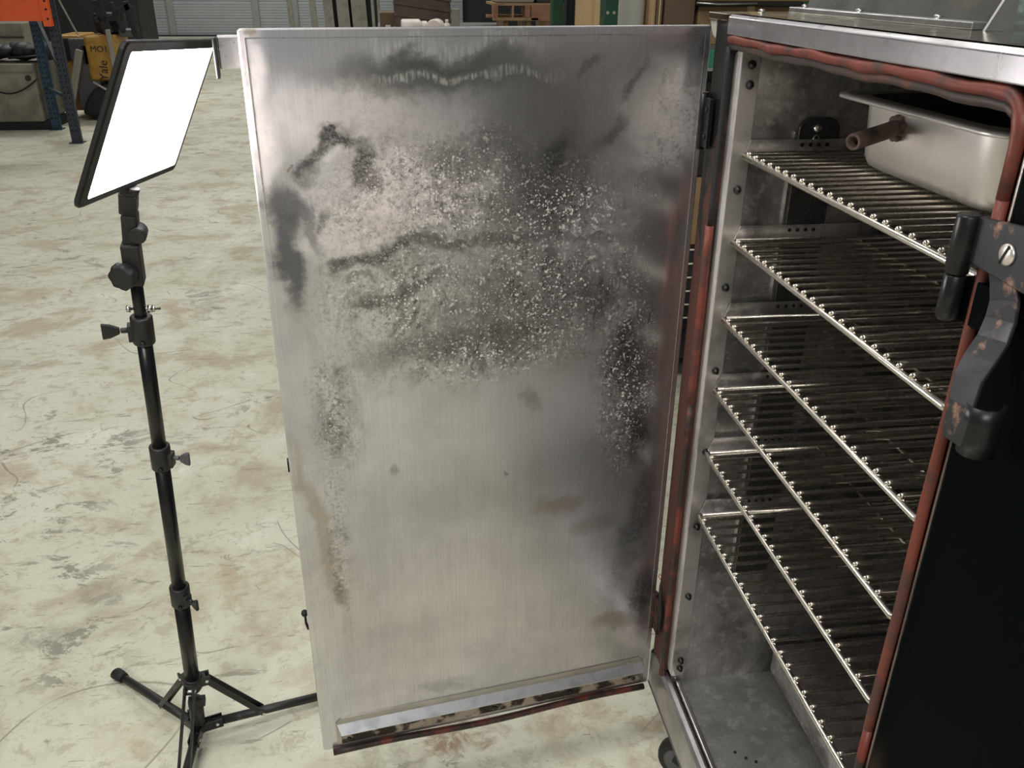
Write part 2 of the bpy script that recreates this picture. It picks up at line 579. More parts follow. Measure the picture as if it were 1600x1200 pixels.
    k.set(metal=k.math('SUBTRACT', k.math('SUBTRACT', 0.93, k.math('MULTIPLY', matte, 0.85)), k.math('MULTIPLY', salt, 0.8), clamp=True), rough=rough)
    k.bump(k.math('ADD', k.math('MULTIPLY', brush, 0.3), k.math('MULTIPLY', salt, 0.9)), 0.12, 0.001)
    return k.m


def sooty(name, a=(0.33, 0.32, 0.31), b=(0.10, 0.095, 0.09), rough=0.42, metal=0.8, scale=7):
    k = NT(name)
    v = k.obj()
    n1 = k.noise(v, scale, 9, 0.68, 0.5)
    n2 = k.noise(v, scale * 7, 7, 0.7)
    br = k.noise(k.mapping(v, (1, 1, 0.03)), 240, 2)
    c = k.mix(k.step(n1, 0.38, 0.62), a, b)
    c = k.mix(k.math('MULTIPLY', k.step(n2, 0.52, 0.64), 0.4), c, tuple(x * 1.5 for x in a))
    c = k.mix(k.math('MULTIPLY', k.step(br, 0.4, 0.7), 0.3), c, tuple(x * 0.5 for x in a))
    k.set(color=c, metal=metal, rough=k.step(n1, 0.3, 0.7, rough - 0.1, rough + 0.12))
    k.bump(n2, 0.08, 0.001)
    return k.m


def rusted_paint(name, paint, rust, amount=0.5, scale=9, stretch=(1, 1, 0.35), rough=0.45, lo_z=None, hi_z=None):
    """paint over rust-red; lo_z..hi_z (object z): only rust below, only paint above"""
    k = NT(name)
    v = k.obj()
    nz = k.noise(k.mapping(v, stretch), scale, 8, 0.66, 0.4)
    if lo_z is not None:
        sep = k.n('ShaderNodeSeparateXYZ')
        k.link(v, sep.inputs[0])
        nz = k.math('ADD', nz, k.step(sep.outputs[2], lo_z, hi_z, -0.16, 0.20))
    f = k.step(nz, amount - 0.02, amount + 0.03)
    c = k.mix(f, rust, paint)
    c = k.mix(k.math('MULTIPLY', k.step(k.noise(v, 60, 6), 0.5, 0.7), 0.3), c, tuple(x * 0.4 for x in rust))
    k.set(color=c, rough=k.step(f, 0, 1, 0.7, rough), spec=0.4)
    k.bump(f, 0.25, 0.001)
    return k.m


M_FLOOR = floor_material()
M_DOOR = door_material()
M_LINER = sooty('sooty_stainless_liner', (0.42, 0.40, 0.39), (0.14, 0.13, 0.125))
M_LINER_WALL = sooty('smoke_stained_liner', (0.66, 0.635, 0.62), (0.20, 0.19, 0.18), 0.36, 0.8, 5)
M_LINER_FLOOR = sooty('greasy_cavity_floor', (0.36, 0.362, 0.345), (0.20, 0.20, 0.19), 0.38, 0.6, 5)
M_DEFLECT = sooty('baked_grease_steel', (0.16, 0.135, 0.125), (0.07, 0.06, 0.058), 0.5, 0.4, 9)
M_CHANNEL = sooty('dark_steel_channel', (0.12, 0.115, 0.11), (0.05, 0.05, 0.05), 0.4, 0.75, 9)
M_STEEL = mat('brushed_stainless', (0.70, 0.685, 0.68), 0.3, 1.0, 0.25, 14)
M_SILL = mat('scuffed_stainless_sill', (0.50, 0.485, 0.49), 0.36, 1.0, 0.3, 10)
M_STEEL_LIP = mat('polished_stainless_lip', (0.66, 0.65, 0.67), 0.32, 1.0, 0.3, 9)
M_STEEL_TOP = mat('reflection_tinted_top', (0.62, 0.58, 0.44), 0.17, 1.0, 0.4, 10)  # yellowish reflection on the top put into the base colour
M_STRIP_LIT = mat('lit_stainless_strip', (0.88, 0.83, 0.82), 0.42, 0.45, 0.45, 6)  # leg facing the LED, its lit look put into the paler colour
M_STRIP_SHADED = mat('shaded_strip_flange', (0.62, 0.59, 0.57), 0.42, 0.8, 0.6, 7)  # leg turned from the LED, shade put into the darker colour
M_CHROME = mat('nickel_wire', (0.78, 0.74, 0.66), 0.24, 1.0, 0.25, 40)
M_ROD = mat('smoked_nickel_wire', (0.74, 0.69, 0.61), 0.26, 1.0, 0.45, 18)
M_PAN = mat('satin_aluminium_pan', (0.80, 0.77, 0.755), 0.36, 0.85, 0.14, 7)
M_PAN_IN = mat('sooted_pan_inside', (0.12, 0.108, 0.10), 0.6, 0.1, 0.3, 8)
M_RUST_PIPE = mat('rusty_pipe', (0.135, 0.085, 0.07), 0.75, 0.15, 0.5, 40, bump=0.3)
M_ALU = mat('galvanised_flange', (0.70, 0.71, 0.74), 0.34, 0.9, 0.3, 25)
M_BLACK = mat('gloss_black_paint', (0.002, 0.0035, 0.0035), 0.5, 0.0, 0.3, 12, spec=0.02)
def chipped_black():
    k = NT('chipped_black_paint')
    v = k.obj()
    sep = k.n('ShaderNodeSeparateXYZ')
    k.link(v, sep.inputs[0])
    n1 = k.noise(v, 26, 5, 0.6, 0.6)
    n2 = k.noise(k.mapping(v, (1, 1, 0.25)), 15, 6, 0.7)
    chip = k.step(n1, 0.745, 0.765)
    low = k.math('MULTIPLY', k.step(sep.outputs[2], 0.80, 0.66), k.step(n2, 0.50, 0.56))
    low = k.math('MULTIPLY', low, k.step(sep.outputs[1], -0.345, -0.325))
    c = k.mix(k.math('MAXIMUM', chip, low), (0.0018, 0.0034, 0.0034), (0.08, 0.052, 0.038))
    k.set(color=c, rough=0.5, spec=0.02)
    return k.m
M_BLACK_CHIP = chipped_black()
M_BLACK_PLASTIC = mat('matt_black_plastic', (0.014, 0.014, 0.015), 0.5, 0.0, 0.3, 20)
M_BLACK_TUBE = mat('black_anodised_tube', (0.010, 0.010, 0.011), 0.3, 0.2, 0.3, 14, spec=0.45)
M_TRIPOD = mat('scuffed_black_leg', (0.018, 0.018, 0.018), 0.45, 0.1, 0.3, 26, col2=(0.08, 0.07, 0.055), lo=0.6, hi=0.72)
M_BLACK_IRON = mat('worn_black_iron', (0.009, 0.010, 0.011), 0.36, 0.25, 0.3, 20, col2=(0.11, 0.105, 0.10), lo=0.55, hi=0.75, bump=0.15)
M_COPPERED = mat('worn_strike_plate', (0.022, 0.024, 0.028), 0.48, 0.25, 0.3, 24, col2=(0.33, 0.19, 0.13), lo=0.55, hi=0.66, bump=0.15)
M_GASKET = mat('red_silicone_gasket', (0.17, 0.036, 0.022), 0.5, 0.0, 0.3, 22, col2=(0.075, 0.03, 0.024), lo=0.46, hi=0.62, bump=0.1)
M_GASKET_DARK = mat('smoked_red_gasket', (0.15, 0.030, 0.02), 0.5, 0.0, 0.3, 20, col2=(0.025, 0.016, 0.014), lo=0.40, hi=0.56, bump=0.1)
M_GASKET_SMOKED = mat('smoke_blackened_gasket', (0.055, 0.040, 0.036), 0.45, 0.0, 0.3, 20, col2=(0.16, 0.05, 0.034), lo=0.52, hi=0.68, bump=0.1)
M_STILE = rusted_paint('black_paint_over_red_oxide', (0.012, 0.014, 0.016), (0.080, 0.029, 0.022), 0.52, 11, (1, 1, 0.35), 0.3, 0.80, 1.45)
M_HINGE = mat('smoked_hinge_block', (0.030, 0.012, 0.010), 0.6, 0.2, 0.4, 30, col2=(0.09, 0.03, 0.02))
M_RUBBER = mat('black_rubber', (0.012, 0.012, 0.012), 0.65, 0.0, 0.3, 20)
M_ZINC = mat('zinc_bolt', (0.74, 0.73, 0.70), 0.25, 1.0, 0.2, 60)
M_SCREW = mat('nickel_slotted_screw', (0.80, 0.74, 0.70), 0.35, 0.75, 0.3, 60)
M_DARKHOLE = mat('dull_flat_black', (0.008, 0.008, 0.008), 0.9)  # flat dark tone, paints the shade inside holes and slots
M_RUST_SHADE = mat('rust_and_shade_steel', (0.36, 0.30, 0.24), 0.55, 0.4, 0.3, 26, col2=(0.03, 0.02, 0.015), lo=0.42, hi=0.54)
M_MARKER = mat('black_marker', (0.035, 0.035, 0.04), 0.6)
M_LED = NT('led_diffuser').set(color=(0.9, 0.9, 0.9), emit=(1.0, 0.945, 0.93), estr=LED_STRENGTH)
M_CARD = mat('brown_cardboard', (0.30, 0.19, 0.095), 0.8, 0, 0.18, 5)
M_CARD_DARK = mat('dark_cardboard', (0.155, 0.10, 0.062), 0.8, 0, 0.18, 5)
M_CARD_LIGHT = mat('pale_cardboard', (0.50, 0.33, 0.17), 0.8, 0, 0.18, 5)
M_TAPE = mat('pale_packing_tape', (0.62, 0.46, 0.26), 0.35, 0, 0.1, 12)
M_GREEN = mat('dark_green_rack_paint', (0.012, 0.060, 0.030), 0.45, 0, 0.4, 15)
M_GREEN_BEAM = mat('green_rack_beam', (0.03, 0.20, 0.115), 0.45, 0, 0.2, 15)
M_ORANGE = mat('orange_rack_beam', (0.80, 0.115, 0.03), 0.5, 0, 0.12, 9)
M_BLUE = mat('scuffed_blue_rack_paint', (0.022, 0.060, 0.10), 0.5, 0, 0.4, 18)
M_BLUEGREY = mat('dull_blue_grey_rack_paint', (0.030, 0.038, 0.055), 0.55, 0, 0.4, 18)
M_BEIGE = mat('grimy_beige_enamel', (0.26, 0.25, 0.20), 0.5, 0, 0.35, 5)
M_DARK = mat('dark_grey_enamel', (0.018, 0.018, 0.02), 0.6, 0, 0.4, 8)
M_GREYPANEL = mat('grey_machine_panel', (0.10, 0.098, 0.10), 0.5, 0, 0.25, 8)
M_YELLOW = mat('yellow_machine_paint', (0.43, 0.24, 0.045), 0.45, 0, 0.25, 10)
M_BOARD = mat('weathered_grey_board', (0.30, 0.29, 0.245), 0.7, 0, 0.25, 9)
M_DOORGREY = mat('blue_grey_door_panel', (0.40, 0.43, 0.44), 0.5, 0, 0.1, 3)
M_DOORSTILE = mat('grey_door_stile', (0.30, 0.305, 0.29), 0.5, 0, 0.12, 6)
M_WALLDARK = mat('dark_corrugated_wall', (0.03, 0.032, 0.036), 0.7, 0, 0.2, 3)
M_WHITEPL = mat('white_plastic', (0.80, 0.77, 0.68), 0.4, 0, 0.06, 12)
M_REDTRAY = mat('red_plastic_tray', (0.55, 0.13, 0.11), 0.45, 0, 0.2, 14)
M_PALLET = mat('pine_pallet_wood', (0.42, 0.27, 0.15), 0.75, 0, 0.25, 14)
M_PALLET_RED = mat('reddish_pallet_block', (0.40, 0.20, 0.12), 0.75, 0, 0.25, 14)
M_WRAP = mat('grey_stretch_wrap', (0.44, 0.43, 0.38), 0.35, 0, 0.2, 7, bump=0.4)
M_WRAP_WHITE = mat('white_wrapping_film', (0.60, 0.60, 0.52), 0.45, 0, 0.2, 9, bump=0.4)
M_WRAP_BROWN = mat('brown_film_wrap', (0.115, 0.085, 0.07), 0.35, 0, 0.35, 8, bump=0.4)
M_WRAP_GREEN = mat('green_film_wrap', (0.24, 0.36, 0.31), 0.3, 0, 0.7, 9, col2=(0.62, 0.68, 0.65), bump=0.5)
M_WOODTOP = mat('grimy_bench_top', (0.16, 0.155, 0.13), 0.6, 0, 0.3, 8)

# ------------------------------------------------------------------ setting: floor, far walls, garage door
struct(B((-30, -6, -0.05), (30, 25.2, 0.0)).build('floor', M_FLOOR))
struct(B((-30, 25.25, 0), (30, 25.4, 7)).build('wall_back', M_WALLDARK))
struct(B((-16.2, 4, 0), (-16.0, 25.25, 7)).build('wall_left', M_WALLDARK))
gd = thing('door_1', 'wide blue-grey sectional garage door at the back of the hall', 'garage door', (-4, 25.1, 0))
del gd['category']
gd['kind'] = 'structure'
sec = 0.415
for i in range(9):
    z0 = 0.02 + i * sec
    x0, x1 = -9.5, 2.0
    G().prism([(0, 0), (0.05, 0), (0.05, sec - 0.03), (0.03, sec - 0.004), (0, sec - 0.004)], (x0, 25.15, z0), (0, -1, 0), (0, 0, 1), (1, 0, 0), x1 - x0).build('panel', M_DOORGREY, gd)
    g = G()
    for j in range(1, 6):
        zz = z0 + j * sec / 6.2
        g.box((x0, 25.090, zz), (x1, 25.101, zz + 0.022))
    g.build('ribs', M_DOORGREY, gd)['kind'] = 'stuff'
for px in (268, 401, 462, 540):
    p = at(px, 30, 25.05)
    B((p.x - 0.08, 25.02, 0.0), (p.x + 0.08, 25.09, 3.75)).build('stile', M_DOORSTILE, gd, 0.01)
B((-9.6, 25.0, 0.0), (2.1, 25.09, 0.035)).build('bottom_seal', M_DARK, gd)
# grey boards leaning in front of the garage door
for px, w, nm in ((451, 0.10, 'narrow grey board leaning by the garage door, leftmost of five'),
                  (487, 0.13, 'narrow weathered board second from the left by the garage door'),
                  (511, 0.19, 'wide weathered board in the middle of the five leaning boards'),
                  (534, 0.24, 'wider grey board second from the right, beside a dark gap'),
                  (559, 0.30, 'widest grey board of the five, nearest the jugs')):
    p = at(px, 20, 18)
    g = G()
    g.bar((p.x + 0.06, 18.0, 0.0), (p.x - 0.02, 18.15, 1.95), w * 0.93, 0.04, (0, 1, 0))
    tag(g.build('leaning_board', M_BOARD, None, 0.004), nm, 'board', 'boards leaning in front of the garage door')
p = at(545, 20, 18.6)
db = thing('dark_cabinet', 'black cabinet behind the leaning grey boards', 'cabinet', (p.x, 18.6, 0))
B((p.x - 0.45, 18.3, 0), (p.x + 0.55, 18.9, 1.62)).build('body', M_DARK, db, 0.01)
B((p.x - 0.42, 18.28, 0.1), (p.x + 0.04, 18.3, 1.55)).build('door', M_DARK, db, 0.004)
B((p.x + 0.06, 18.28, 0.1), (p.x + 0.52, 18.3, 1.55)).build('door', M_DARK, db, 0.004)
for px, nm in ((583, 'thin grey pole standing left of the dark wrapped box'), (592, 'thin pale pole standing beside the wrapped box')):
    p = at(px, 20, 12)
    g = G().cyl((p.x + 0.02, 12, 0), (p.x - 0.02, 12.1, 2.0), 0.02, n=10).cyl((p.x + 0.02, 12, 0), (p.x + 0.02, 12, 0.02), 0.035, n=10)
    tag(g.build('pole', M_BOARD), nm, 'pole')

# ------------------------------------------------------------------ left background: pallet rack, freezer chest, forklift
RA = atz(88, 203, 0)
RB = atz(120, 224, 0)
rk = thing('pallet_rack', 'blue pallet rack with a bright orange beam at the left', 'rack', (RB.x, RB.y, 0))


def rack_post(P, w, m, name):
    """perforated U-post facing the camera, dark discs painting the shade in its holes"""
    b = G()
    b.box((P.x - w / 2, P.y, 0.0), (P.x + w / 2, P.y + 0.012, 2.6))
    b.box((P.x - w / 2, P.y, 0.0), (P.x - w / 2 + 0.006, P.y + 0.07, 2.6))
    b.box((P.x + w / 2 - 0.006, P.y, 0.0), (P.x + w / 2, P.y + 0.07, 2.6))
    o = b.build(name, m, rk, 0.003)
    h = G()
    for i in range(26):
        for s in (-1, 1):
            z = 0.12 + i * 0.05
            h.lathe([(0, 0.0085), (0.002, 0.0085)], (P.x + s * w * 0.22, P.y - 0.0015, z), (0, 1, 0), 8)
    h.build('punched_holes', M_DARKHOLE, o)['kind'] = 'stuff'
    B((P.x - w * 0.75, P.y - 0.03, 0), (P.x + w * 0.75, P.y + 0.10, 0.008)).build('foot_plate', m, rk)


ORIGIN_POSTS = (rack_post(RA, 0.085, M_BLUE, 'post'), rack_post(RB, 0.085, M_BLUEGREY, 'post'))
zb = at(40, 33, RB.y - 0.06).z
bx = at(78, 20, RB.y - 0.06).x
B((bx - 2.8, RB.y - 0.075, zb), (bx - 0.06, RB.y - 0.02, zb + 0.30)).build('beam', M_ORANGE, rk, 0.006)
cn = B((bx - 0.07, RB.y - 0.085, zb - 0.045), (bx, RB.y - 0.01, zb + 0.30)).build('beam_connector', M_ORANGE, rk, 0.004)
h = G()
for dz in (0.02, 0.10, 0.17, 0.24):
    h.lathe([(0, 0.010), (0.003, 0.010)], (bx - 0.02, RB.y - 0.088, zb + dz), (0, 1, 0), 8)
h.build('connector_holes', M_DARKHOLE, cn)['kind'] = 'stuff'
G().bar((RA.x, RA.y, 1.25), (RB.x, RB.y + 0.05, 0.55), 0.03, 0.03).build('diagonal_brace', M_BLUEGREY, rk)
G().bar((RA.x, RA.y, 0.42), (RB.x, RB.y + 0.05, 0.42), 0.03, 0.03).build('cross_brace', M_BLUE, rk)
p0, p1 = at(92, 0, RB.y + 0.2), at(122, 55, RB.y + 0.2)
G().bar(p0, p1, 0.012, 0.012).build('tie_rod', M_BOARD, rk)

# old freezer under the rack
f0 = atz(-60, 207, 0.0)
f1 = atz(66, 207, 0.0)
fz = thing('chest_freezer', 'old beige chest under the rack with a cord across it', 'freezer', ((f0.x + f1.x) / 2, f0.y + 0.3, 0))
ztop = at(40, 100, f0.y + 0.05).z
B((f0.x, f0.y + 0.05, 0.09), (f1.x, f0.y + 0.75, ztop)).build('body', M_BEIGE, fz, 0.012)
B((f0.x, f0.y + 0.10, 0.0), (f1.x + 0.04, f0.y + 0.72, 0.088)).build('plinth', M_DARK, fz)
B((f0.x, f0.y + 0.035, ztop - 0.075), (f1.x, f0.y + 0.049, ztop - 0.004)).build('lid_edge', M_BEIGE, fz, 0.004)
pts = []
for i in range(13):
    t = i / 12
    q = at(-20 + 78 * t, 126 + 26 * math.sin(math.pi * min(1, t * 0.78 + 0.1)) - 12 * t, f0.y + 0.02)
    pts.append(q)
G().tube(pts, 0.009, 6).build('cord', M_RUBBER, fz)
q = at(44, 122, f0.y + 0.04)
G().lathe([(0, 0.028), (0.012, 0.028)], (q.x, q.y, q.z), (0, -1, 0), 10).build('latch', M_DARK, fz)
s0 = at(-40, 96, f0.y + 0.06)
s1 = at(60, 78, f0.y + 0.06)
bl = thing('black_bundle', 'black bundle lying on top of the beige chest', 'bundle', ((s0.x + s1.x) / 2, f0.y + 0.4, ztop))
g = G()
for i in range(9):
    t = i / 8
    g.sph((s0.x + (s1.x - s0.x) * t, f0.y + 0.35 + 0.05 * math.sin(i * 2), ztop + 0.105), 0.11, 10, 6, (1, 1.6, 0.75 + 0.15 * math.sin(i * 1.7)))
g.build('cloth', M_DARK, bl)
G().tube([(s0.x + 0.3, f0.y + 0.14, ztop + 0.05), (s0.x + 0.6, f0.y + 0.135, ztop + 0.07), (s1.x - 0.1, f0.y + 0.14, ztop + 0.05)], 0.012, 6).build('strap', M_RUBBER, bl)
q0, q1 = at(-40, 75, 12.2), at(33, 36, 12.2)
gb = thing('grey_crate', 'grey crate standing far back under the orange beam', 'crate', ((q0.x + q1.x) / 2, 12.6, 0))
B((q0.x, 12.2, 0.0), (q1.x, 12.9, q1.z)).build('body', M_BEIGE, gb, 0.01)
B((q0.x, 12.17, q1.z - 0.17), (q1.x, 12.2, q1.z - 0.155)).build('seam', M_DARK, gb)
q0 = at(-120, 20, 13.4)
q1 = at(150, -10, 13.4)
ds = thing('dark_backdrop', 'black box added for the shadowy background behind the pallet rack', 'load', ((q0.x + q1.x) / 2, 13.9, 0))
B((q0.x, 13.4, 0.0), (q1.x + 0.5, 14.4, 2.4)).build('dark_block', M_DARK, ds, 0.05)  # added block, stands in for the shadowy background
B((q0.x, 13.35, 0.0), (q1.x + 0.55, 14.45, 0.12)).build('base', M_DARK, ds, 0.01)

# forklift seen from the side
FY = 10.6
fl = thing('forklift', 'yellow and grey forklift marked MO1 behind the light panel', 'forklift', (at(150, 190, FY).x, FY + 0.5, 0))


def px_box(x0, y0, x1, y1, Y, depth, zlo=None):
    a, b = at(x0, y1, Y), at(x1, y0, Y)
    return (a.x, Y, a.z if zlo is None else zlo), (b.x, Y + depth, b.z)


G().box(*px_box(126, 60, 143, 170, FY, 0.6, 0.12)).build('grey_panel', M_GREYPANEL, fl, 0.02)
lv = G()
for i in range(3):
    lv.box(*px_box(131.5 + i * 3.2, 72, 133 + i * 3.2, 100, FY - 0.012, 0.011))
lv.build('louvre_slots', M_DARK, fl)['kind'] = 'stuff'
G().box(*px_box(103, 55, 124, 150, FY + 0.05, 0.6, 0.12)).build('yellow_panel', M_YELLOW, fl, 0.03)
G().box(*px_box(104, 60, 123, 95, FY + 0.03, 0.015)).build('dark_decal', M_DARK, fl, 0.003)
yc = G().box(*px_box(141, 56, 176, 127, FY - 0.02, 0.62)).build('yellow_cover', M_YELLOW, fl, 0.04, 3)
c = at(154.5, 77, FY - 0.024)
W0 = Vector((1, 0, 0))
text('MO1', 0.088, M_DARK, 'lettering', yc, c - ORIGIN['forklift'], (1, 0, 0), (0, 0, 1))
c = at(162.5, 110, FY - 0.024)
text('Yale', 0.125, M_DARK, 'lettering', yc, c - ORIGIN['forklift'], (0.12, 0, 1), (-1, 0, 0.12))
a, b = at(168, 46, FY - 0.06), at(183, 126, FY - 0.06)
G().bar(a, b, 0.05, 0.03, (0, 1, 0)).build('grab_rail', M_BOARD, fl, 0.008)
a, b = at(124, 78, FY - 0.1), at(112, 160, FY - 0.1)
G().bar(a, b, 0.075, 0.05, (0, 1, 0)).build('tilt_arm', M_BOARD, fl, 0.01)
G().box(*px_box(113, 130, 133, 172, FY + 0.02, 0.3, 0.1)).build('orange_guard', mat('faded_orange_guard', (0.17, 0.07, 0.035), 0.6), fl, 0.02)
# rounded black chassis and wheel
poly = [(at(133, 200, FY).x, 0.03)]
pr = []
for (x, y) in ((134, 172), (140, 152), (150, 138), (166, 131), (186, 140), (215, 150)):
    q = at(x, y, FY)
    pr.append((q.x, q.z))
poly = [(pr[0][0], 0.06)] + pr + [(pr[-1][0], 0.06)]
G().prism(poly[::-1], (0, FY - 0.1, 0), (1, 0, 0), (0, 0, 1), (0, 1, 0), 0.85).build('chassis', M_DARK, fl, 0.03)
q = at(160, 205, FY)
G().lathe([(0, 0.10), (0.02, 0.125), (0.09, 0.125), (0.11, 0.10)], (q.x, FY - 0.06, 0.125), (0, 1, 0), 18).build('wheel', M_RUBBER, fl)
a, b = at(146, 128, FY - 0.13), at(172, 143, FY - 0.13)
G().bar(a, b, 0.02, 0.012, (0, 1, 0)).build('chrome_strip', M_STEEL, fl)
# black tiller / overhead frame above it
for (x0, y0, x1, y1, w) in ((150, 0, 170, 52, 0.10), (172, 4, 194, 50, 0.05), (196, 2, 214, 58, 0.06), (184, 20, 204, 8, 0.07), (148, 32, 192, 26, 0.06)):
    a, b = at(x0, y0, FY + 0.1), at(x1, y1, FY + 0.1)
    G().bar(a, b, w, 0.06, (0, 1, 0)).build('mast_bar', M_DARK, fl, 0.008)
G().box(*px_box(148, 20, 186, 52, FY + 0.25, 0.3)).build('control_head', M_DARK, fl, 0.04)
G().box(*px_box(186, 46, 206, 58, FY + 0.1, 0.3)).build('battery_lid', M_GREYPANEL, fl, 0.02)

# ------------------------------------------------------------------ middle background: bench with tray, jugs, crate
BZ = 1.215
bn = thing('workbench', 'long grimy workbench behind the open door', 'workbench', (0.1, 5.2, 0))
B((at(586, 40, 4.75).x, 4.75, BZ - 0.05), (0.78, 6.5, BZ)).build('bench_top', M_WOODTOP, bn, 0.004)
for x in (at(600, 40, 4.75).x, 0.70):
    for y in (4.8, 6.42):
        B((x, y, 0), (x + 0.06, y + 0.06, BZ - 0.05)).build('leg', M_DARK, bn)
B((at(600, 40, 4.75).x, 4.8, 0.3), (0.72, 6.45, 0.33)).build('shelf', M_DARK, bn)
TY = 4.85
a, b = at(612, 38, TY), at(708, 38, TY)
tr = thing('red_tray', 'shallow red plastic tray under white jars on the bench', 'tray', ((a.x + b.x) / 2, TY + 0.12, BZ))
B((a.x, TY, BZ), (b.x, TY + 0.26, BZ + 0.004)).build('base', M_REDTRAY, tr, 0.001)
rim = G()
for lo, hi in (((a.x, TY, BZ + 0.004), (b.x, TY + 0.006, BZ + 0.017)), ((a.x, TY + 0.254, BZ + 0.004), (b.x, TY + 0.26, BZ + 0.017)),
               ((a.x, TY + 0.006, BZ + 0.004), (a.x + 0.006, TY + 0.254, BZ + 0.017)), ((b.x - 0.006, TY + 0.006, BZ + 0.004), (b.x, TY + 0.254, BZ + 0.017))):
    rim.box(lo, hi)
rim.build('rim', M_REDTRAY, tr)
jz = BZ + 0.004


def jar_lying(p, r, L, ax, label):
    t = thing('white_jar', label, 'jar', (p[0], p[1], jz), 'white jars lying on the red tray')
    ax = Vector(ax).normalized()
    c = Vector((p[0], p[1], jz + r))
    G().lathe([(-L / 2, r * 0.86), (-L / 2 + 0.008, r), (L / 2 - 0.018, r), (L / 2 - 0.004, r * 0.7)], c, ax, 24).build('body', M_WHITEPL, t)
    G().lathe([(L / 2 - 0.004, r * 0.62), (L / 2, r * 0.78), (L / 2 + 0.022, r * 0.78), (L / 2 + 0.024, r * 0.7)], c, ax, 24).build('cap', M_WHITEPL, t)


k1 = at(643, 25, TY + 0.08)
jar_lying((k1.x, TY + 0.09), 0.043, 0.112, (1, 0.05, 0), 'white plastic jar lying sideways on the red tray')
k1 = at(681, 24, TY + 0.08)
jar_lying((k1.x, TY + 0.11), 0.043, 0.115, (0.25, 1, 0), 'white plastic jar lying with its round base towards us')
k1 = at(699, 24, TY + 0.08)
sj = thing('white_bottle', 'small white bottle standing at the right end of the tray', 'bottle', (k1.x, TY + 0.13, jz))
G().lathe([(0, 0.014), (0.004, 0.017), (0.058, 0.017), (0.064, 0.010)], (k1.x, TY + 0.13, jz), n=16).build('body', M_WHITEPL, sj)
G().lathe([(0.064, 0.009), (0.08, 0.009), (0.082, 0.006)], (k1.x, TY + 0.13, jz), n=12).build('nozzle', M_WHITEPL, sj)
k1 = at(622, 30, TY + 0.08)
rg = thing('crumpled_towel', 'crumpled pale paper towel at the left end of the tray', 'towel', (k1.x, TY + 0.12, jz))
g = G()
for i in range(4):
    g.sph((k1.x - 0.006 + 0.012 * i, TY + 0.11 + 0.015 * (i % 2), jz + 0.018), 0.02, 7, 5, (1, 1.3, 0.85))
g.build('sheet', mat('pale_pink_paper', (0.60, 0.44, 0.37), 0.8), rg)
# dark wrapped box behind the jars, wooden boards beside it
a, b = at(617, 38, 5.35), at(704, 0, 5.35)
wb = thing('wrapped_box', 'dark brown film-wrapped box behind the white jars', 'box', ((a.x + b.x) / 2, 5.6, BZ))
B((a.x, 5.35, BZ), (b.x, 5.85, BZ + 0.33)).build('body', M_WRAP_BROWN, wb, 0.02)
for i in range(3):
    G().bar((a.x - 0.004, 5.342, BZ + 0.10 + 0.06 * i), (b.x + 0.004, 5.342, BZ + 0.06 + 0.055 * i), 0.02, 0.004, (0, 1, 0)).build('film_fold', M_WRAP_BROWN, wb, 0.002)
a, b = at(706, 38, 5.25), at(718, 6, 5.25)
B0 = B((a.x, 5.25, BZ), (b.x, 5.29, BZ + 0.13))
tag(B0.build('wood_offcut', M_BOARD, None, 0.004), 'pale wood offcut standing right of the wrapped box', 'offcut')
a, b = at(594, 36, 5.5), at(616, 12, 5.5)
cb = thing('flat_cardboard_box', 'low brown box on the bench left of the jars', 'box', ((a.x + b.x) / 2, 5.6, BZ))
B((a.x, 5.45, BZ), (b.x - 0.005, 5.8, BZ + 0.10)).build('carton', M_CARD_DARK, cb, 0.003)
B((a.x + 0.03, 5.446, BZ + 0.02), (a.x + 0.06, 5.45, BZ + 0.035)).build('label', M_WHITEPL, cb)
B((a.x - 0.002, 5.6, BZ + 0.10), (b.x - 0.003, 5.65, BZ + 0.101)).build('tape', M_TAPE, cb)
# pallet with wrapped load on the bench's far right
PYY = 5.75
a, b = at(771, 29, PYY), at(878, 0, PYY)
x0, x1 = a.x, b.x
pl = thing('wooden_pallet', 'small pine pallet with reddish blocks on the bench', 'pallet', ((x0 + x1) / 2, PYY + 0.25, BZ))
PZ = BZ + 0.045
for x in (x0 + 0.07, (x0 + x1) / 2, x1 - 0.09):
    B((x, PYY + 0.05, BZ), (x + 0.03, PYY + 0.45, PZ)).build('runner', M_PALLET, pl, 0.002)
B((x0, PYY, PZ), (x0 + (x1 - x0) * 0.66, PYY + 0.06, PZ + 0.018)).build('bottom_board', M_PALLET, pl, 0.002)
B((x0, PYY + 0.40, PZ), (x1, PYY + 0.46, PZ + 0.018)).build('bottom_board', M_PALLET, pl, 0.002)
for (u0, u1, m) in ((0.0, 0.07, M_PALLET_RED), (0.27, 0.30, M_PALLET), (0.46, 0.54, M_PALLET_RED)):
    B((x0 + (x1 - x0) * u0, PYY, PZ + 0.018), (x0 + (x1 - x0) * u1, PYY + 0.1, PZ + 0.085)).build('block', m, pl, 0.002)
B((x0 + (x1 - x0) * 0.55, PYY, PZ), (x0 + (x1 - x0) * 0.99, PYY + 0.42, PZ + 0.085)).build('side_board', M_PALLET_RED, pl, 0.003)
for i in range(4):
    B((x0, PYY + 0.002 + i * 0.115, PZ + 0.085), (x1, PYY + 0.10 + i * 0.115, PZ + 0.10)).build('deck_board', M_PALLET, pl, 0.002)
wl = thing('wrapped_load', 'grey film-wrapped load sitting on the small pallet', 'load', ((x0 + x1) / 2, PYY + 0.25, PZ + 0.10))
B((x0 + 0.02, PYY + 0.03, PZ + 0.10), (x0 + (x1 - x0) * 0.62, PYY + 0.4, PZ + 0.42)).build('left_bundle', M_WRAP, wl, 0.02)
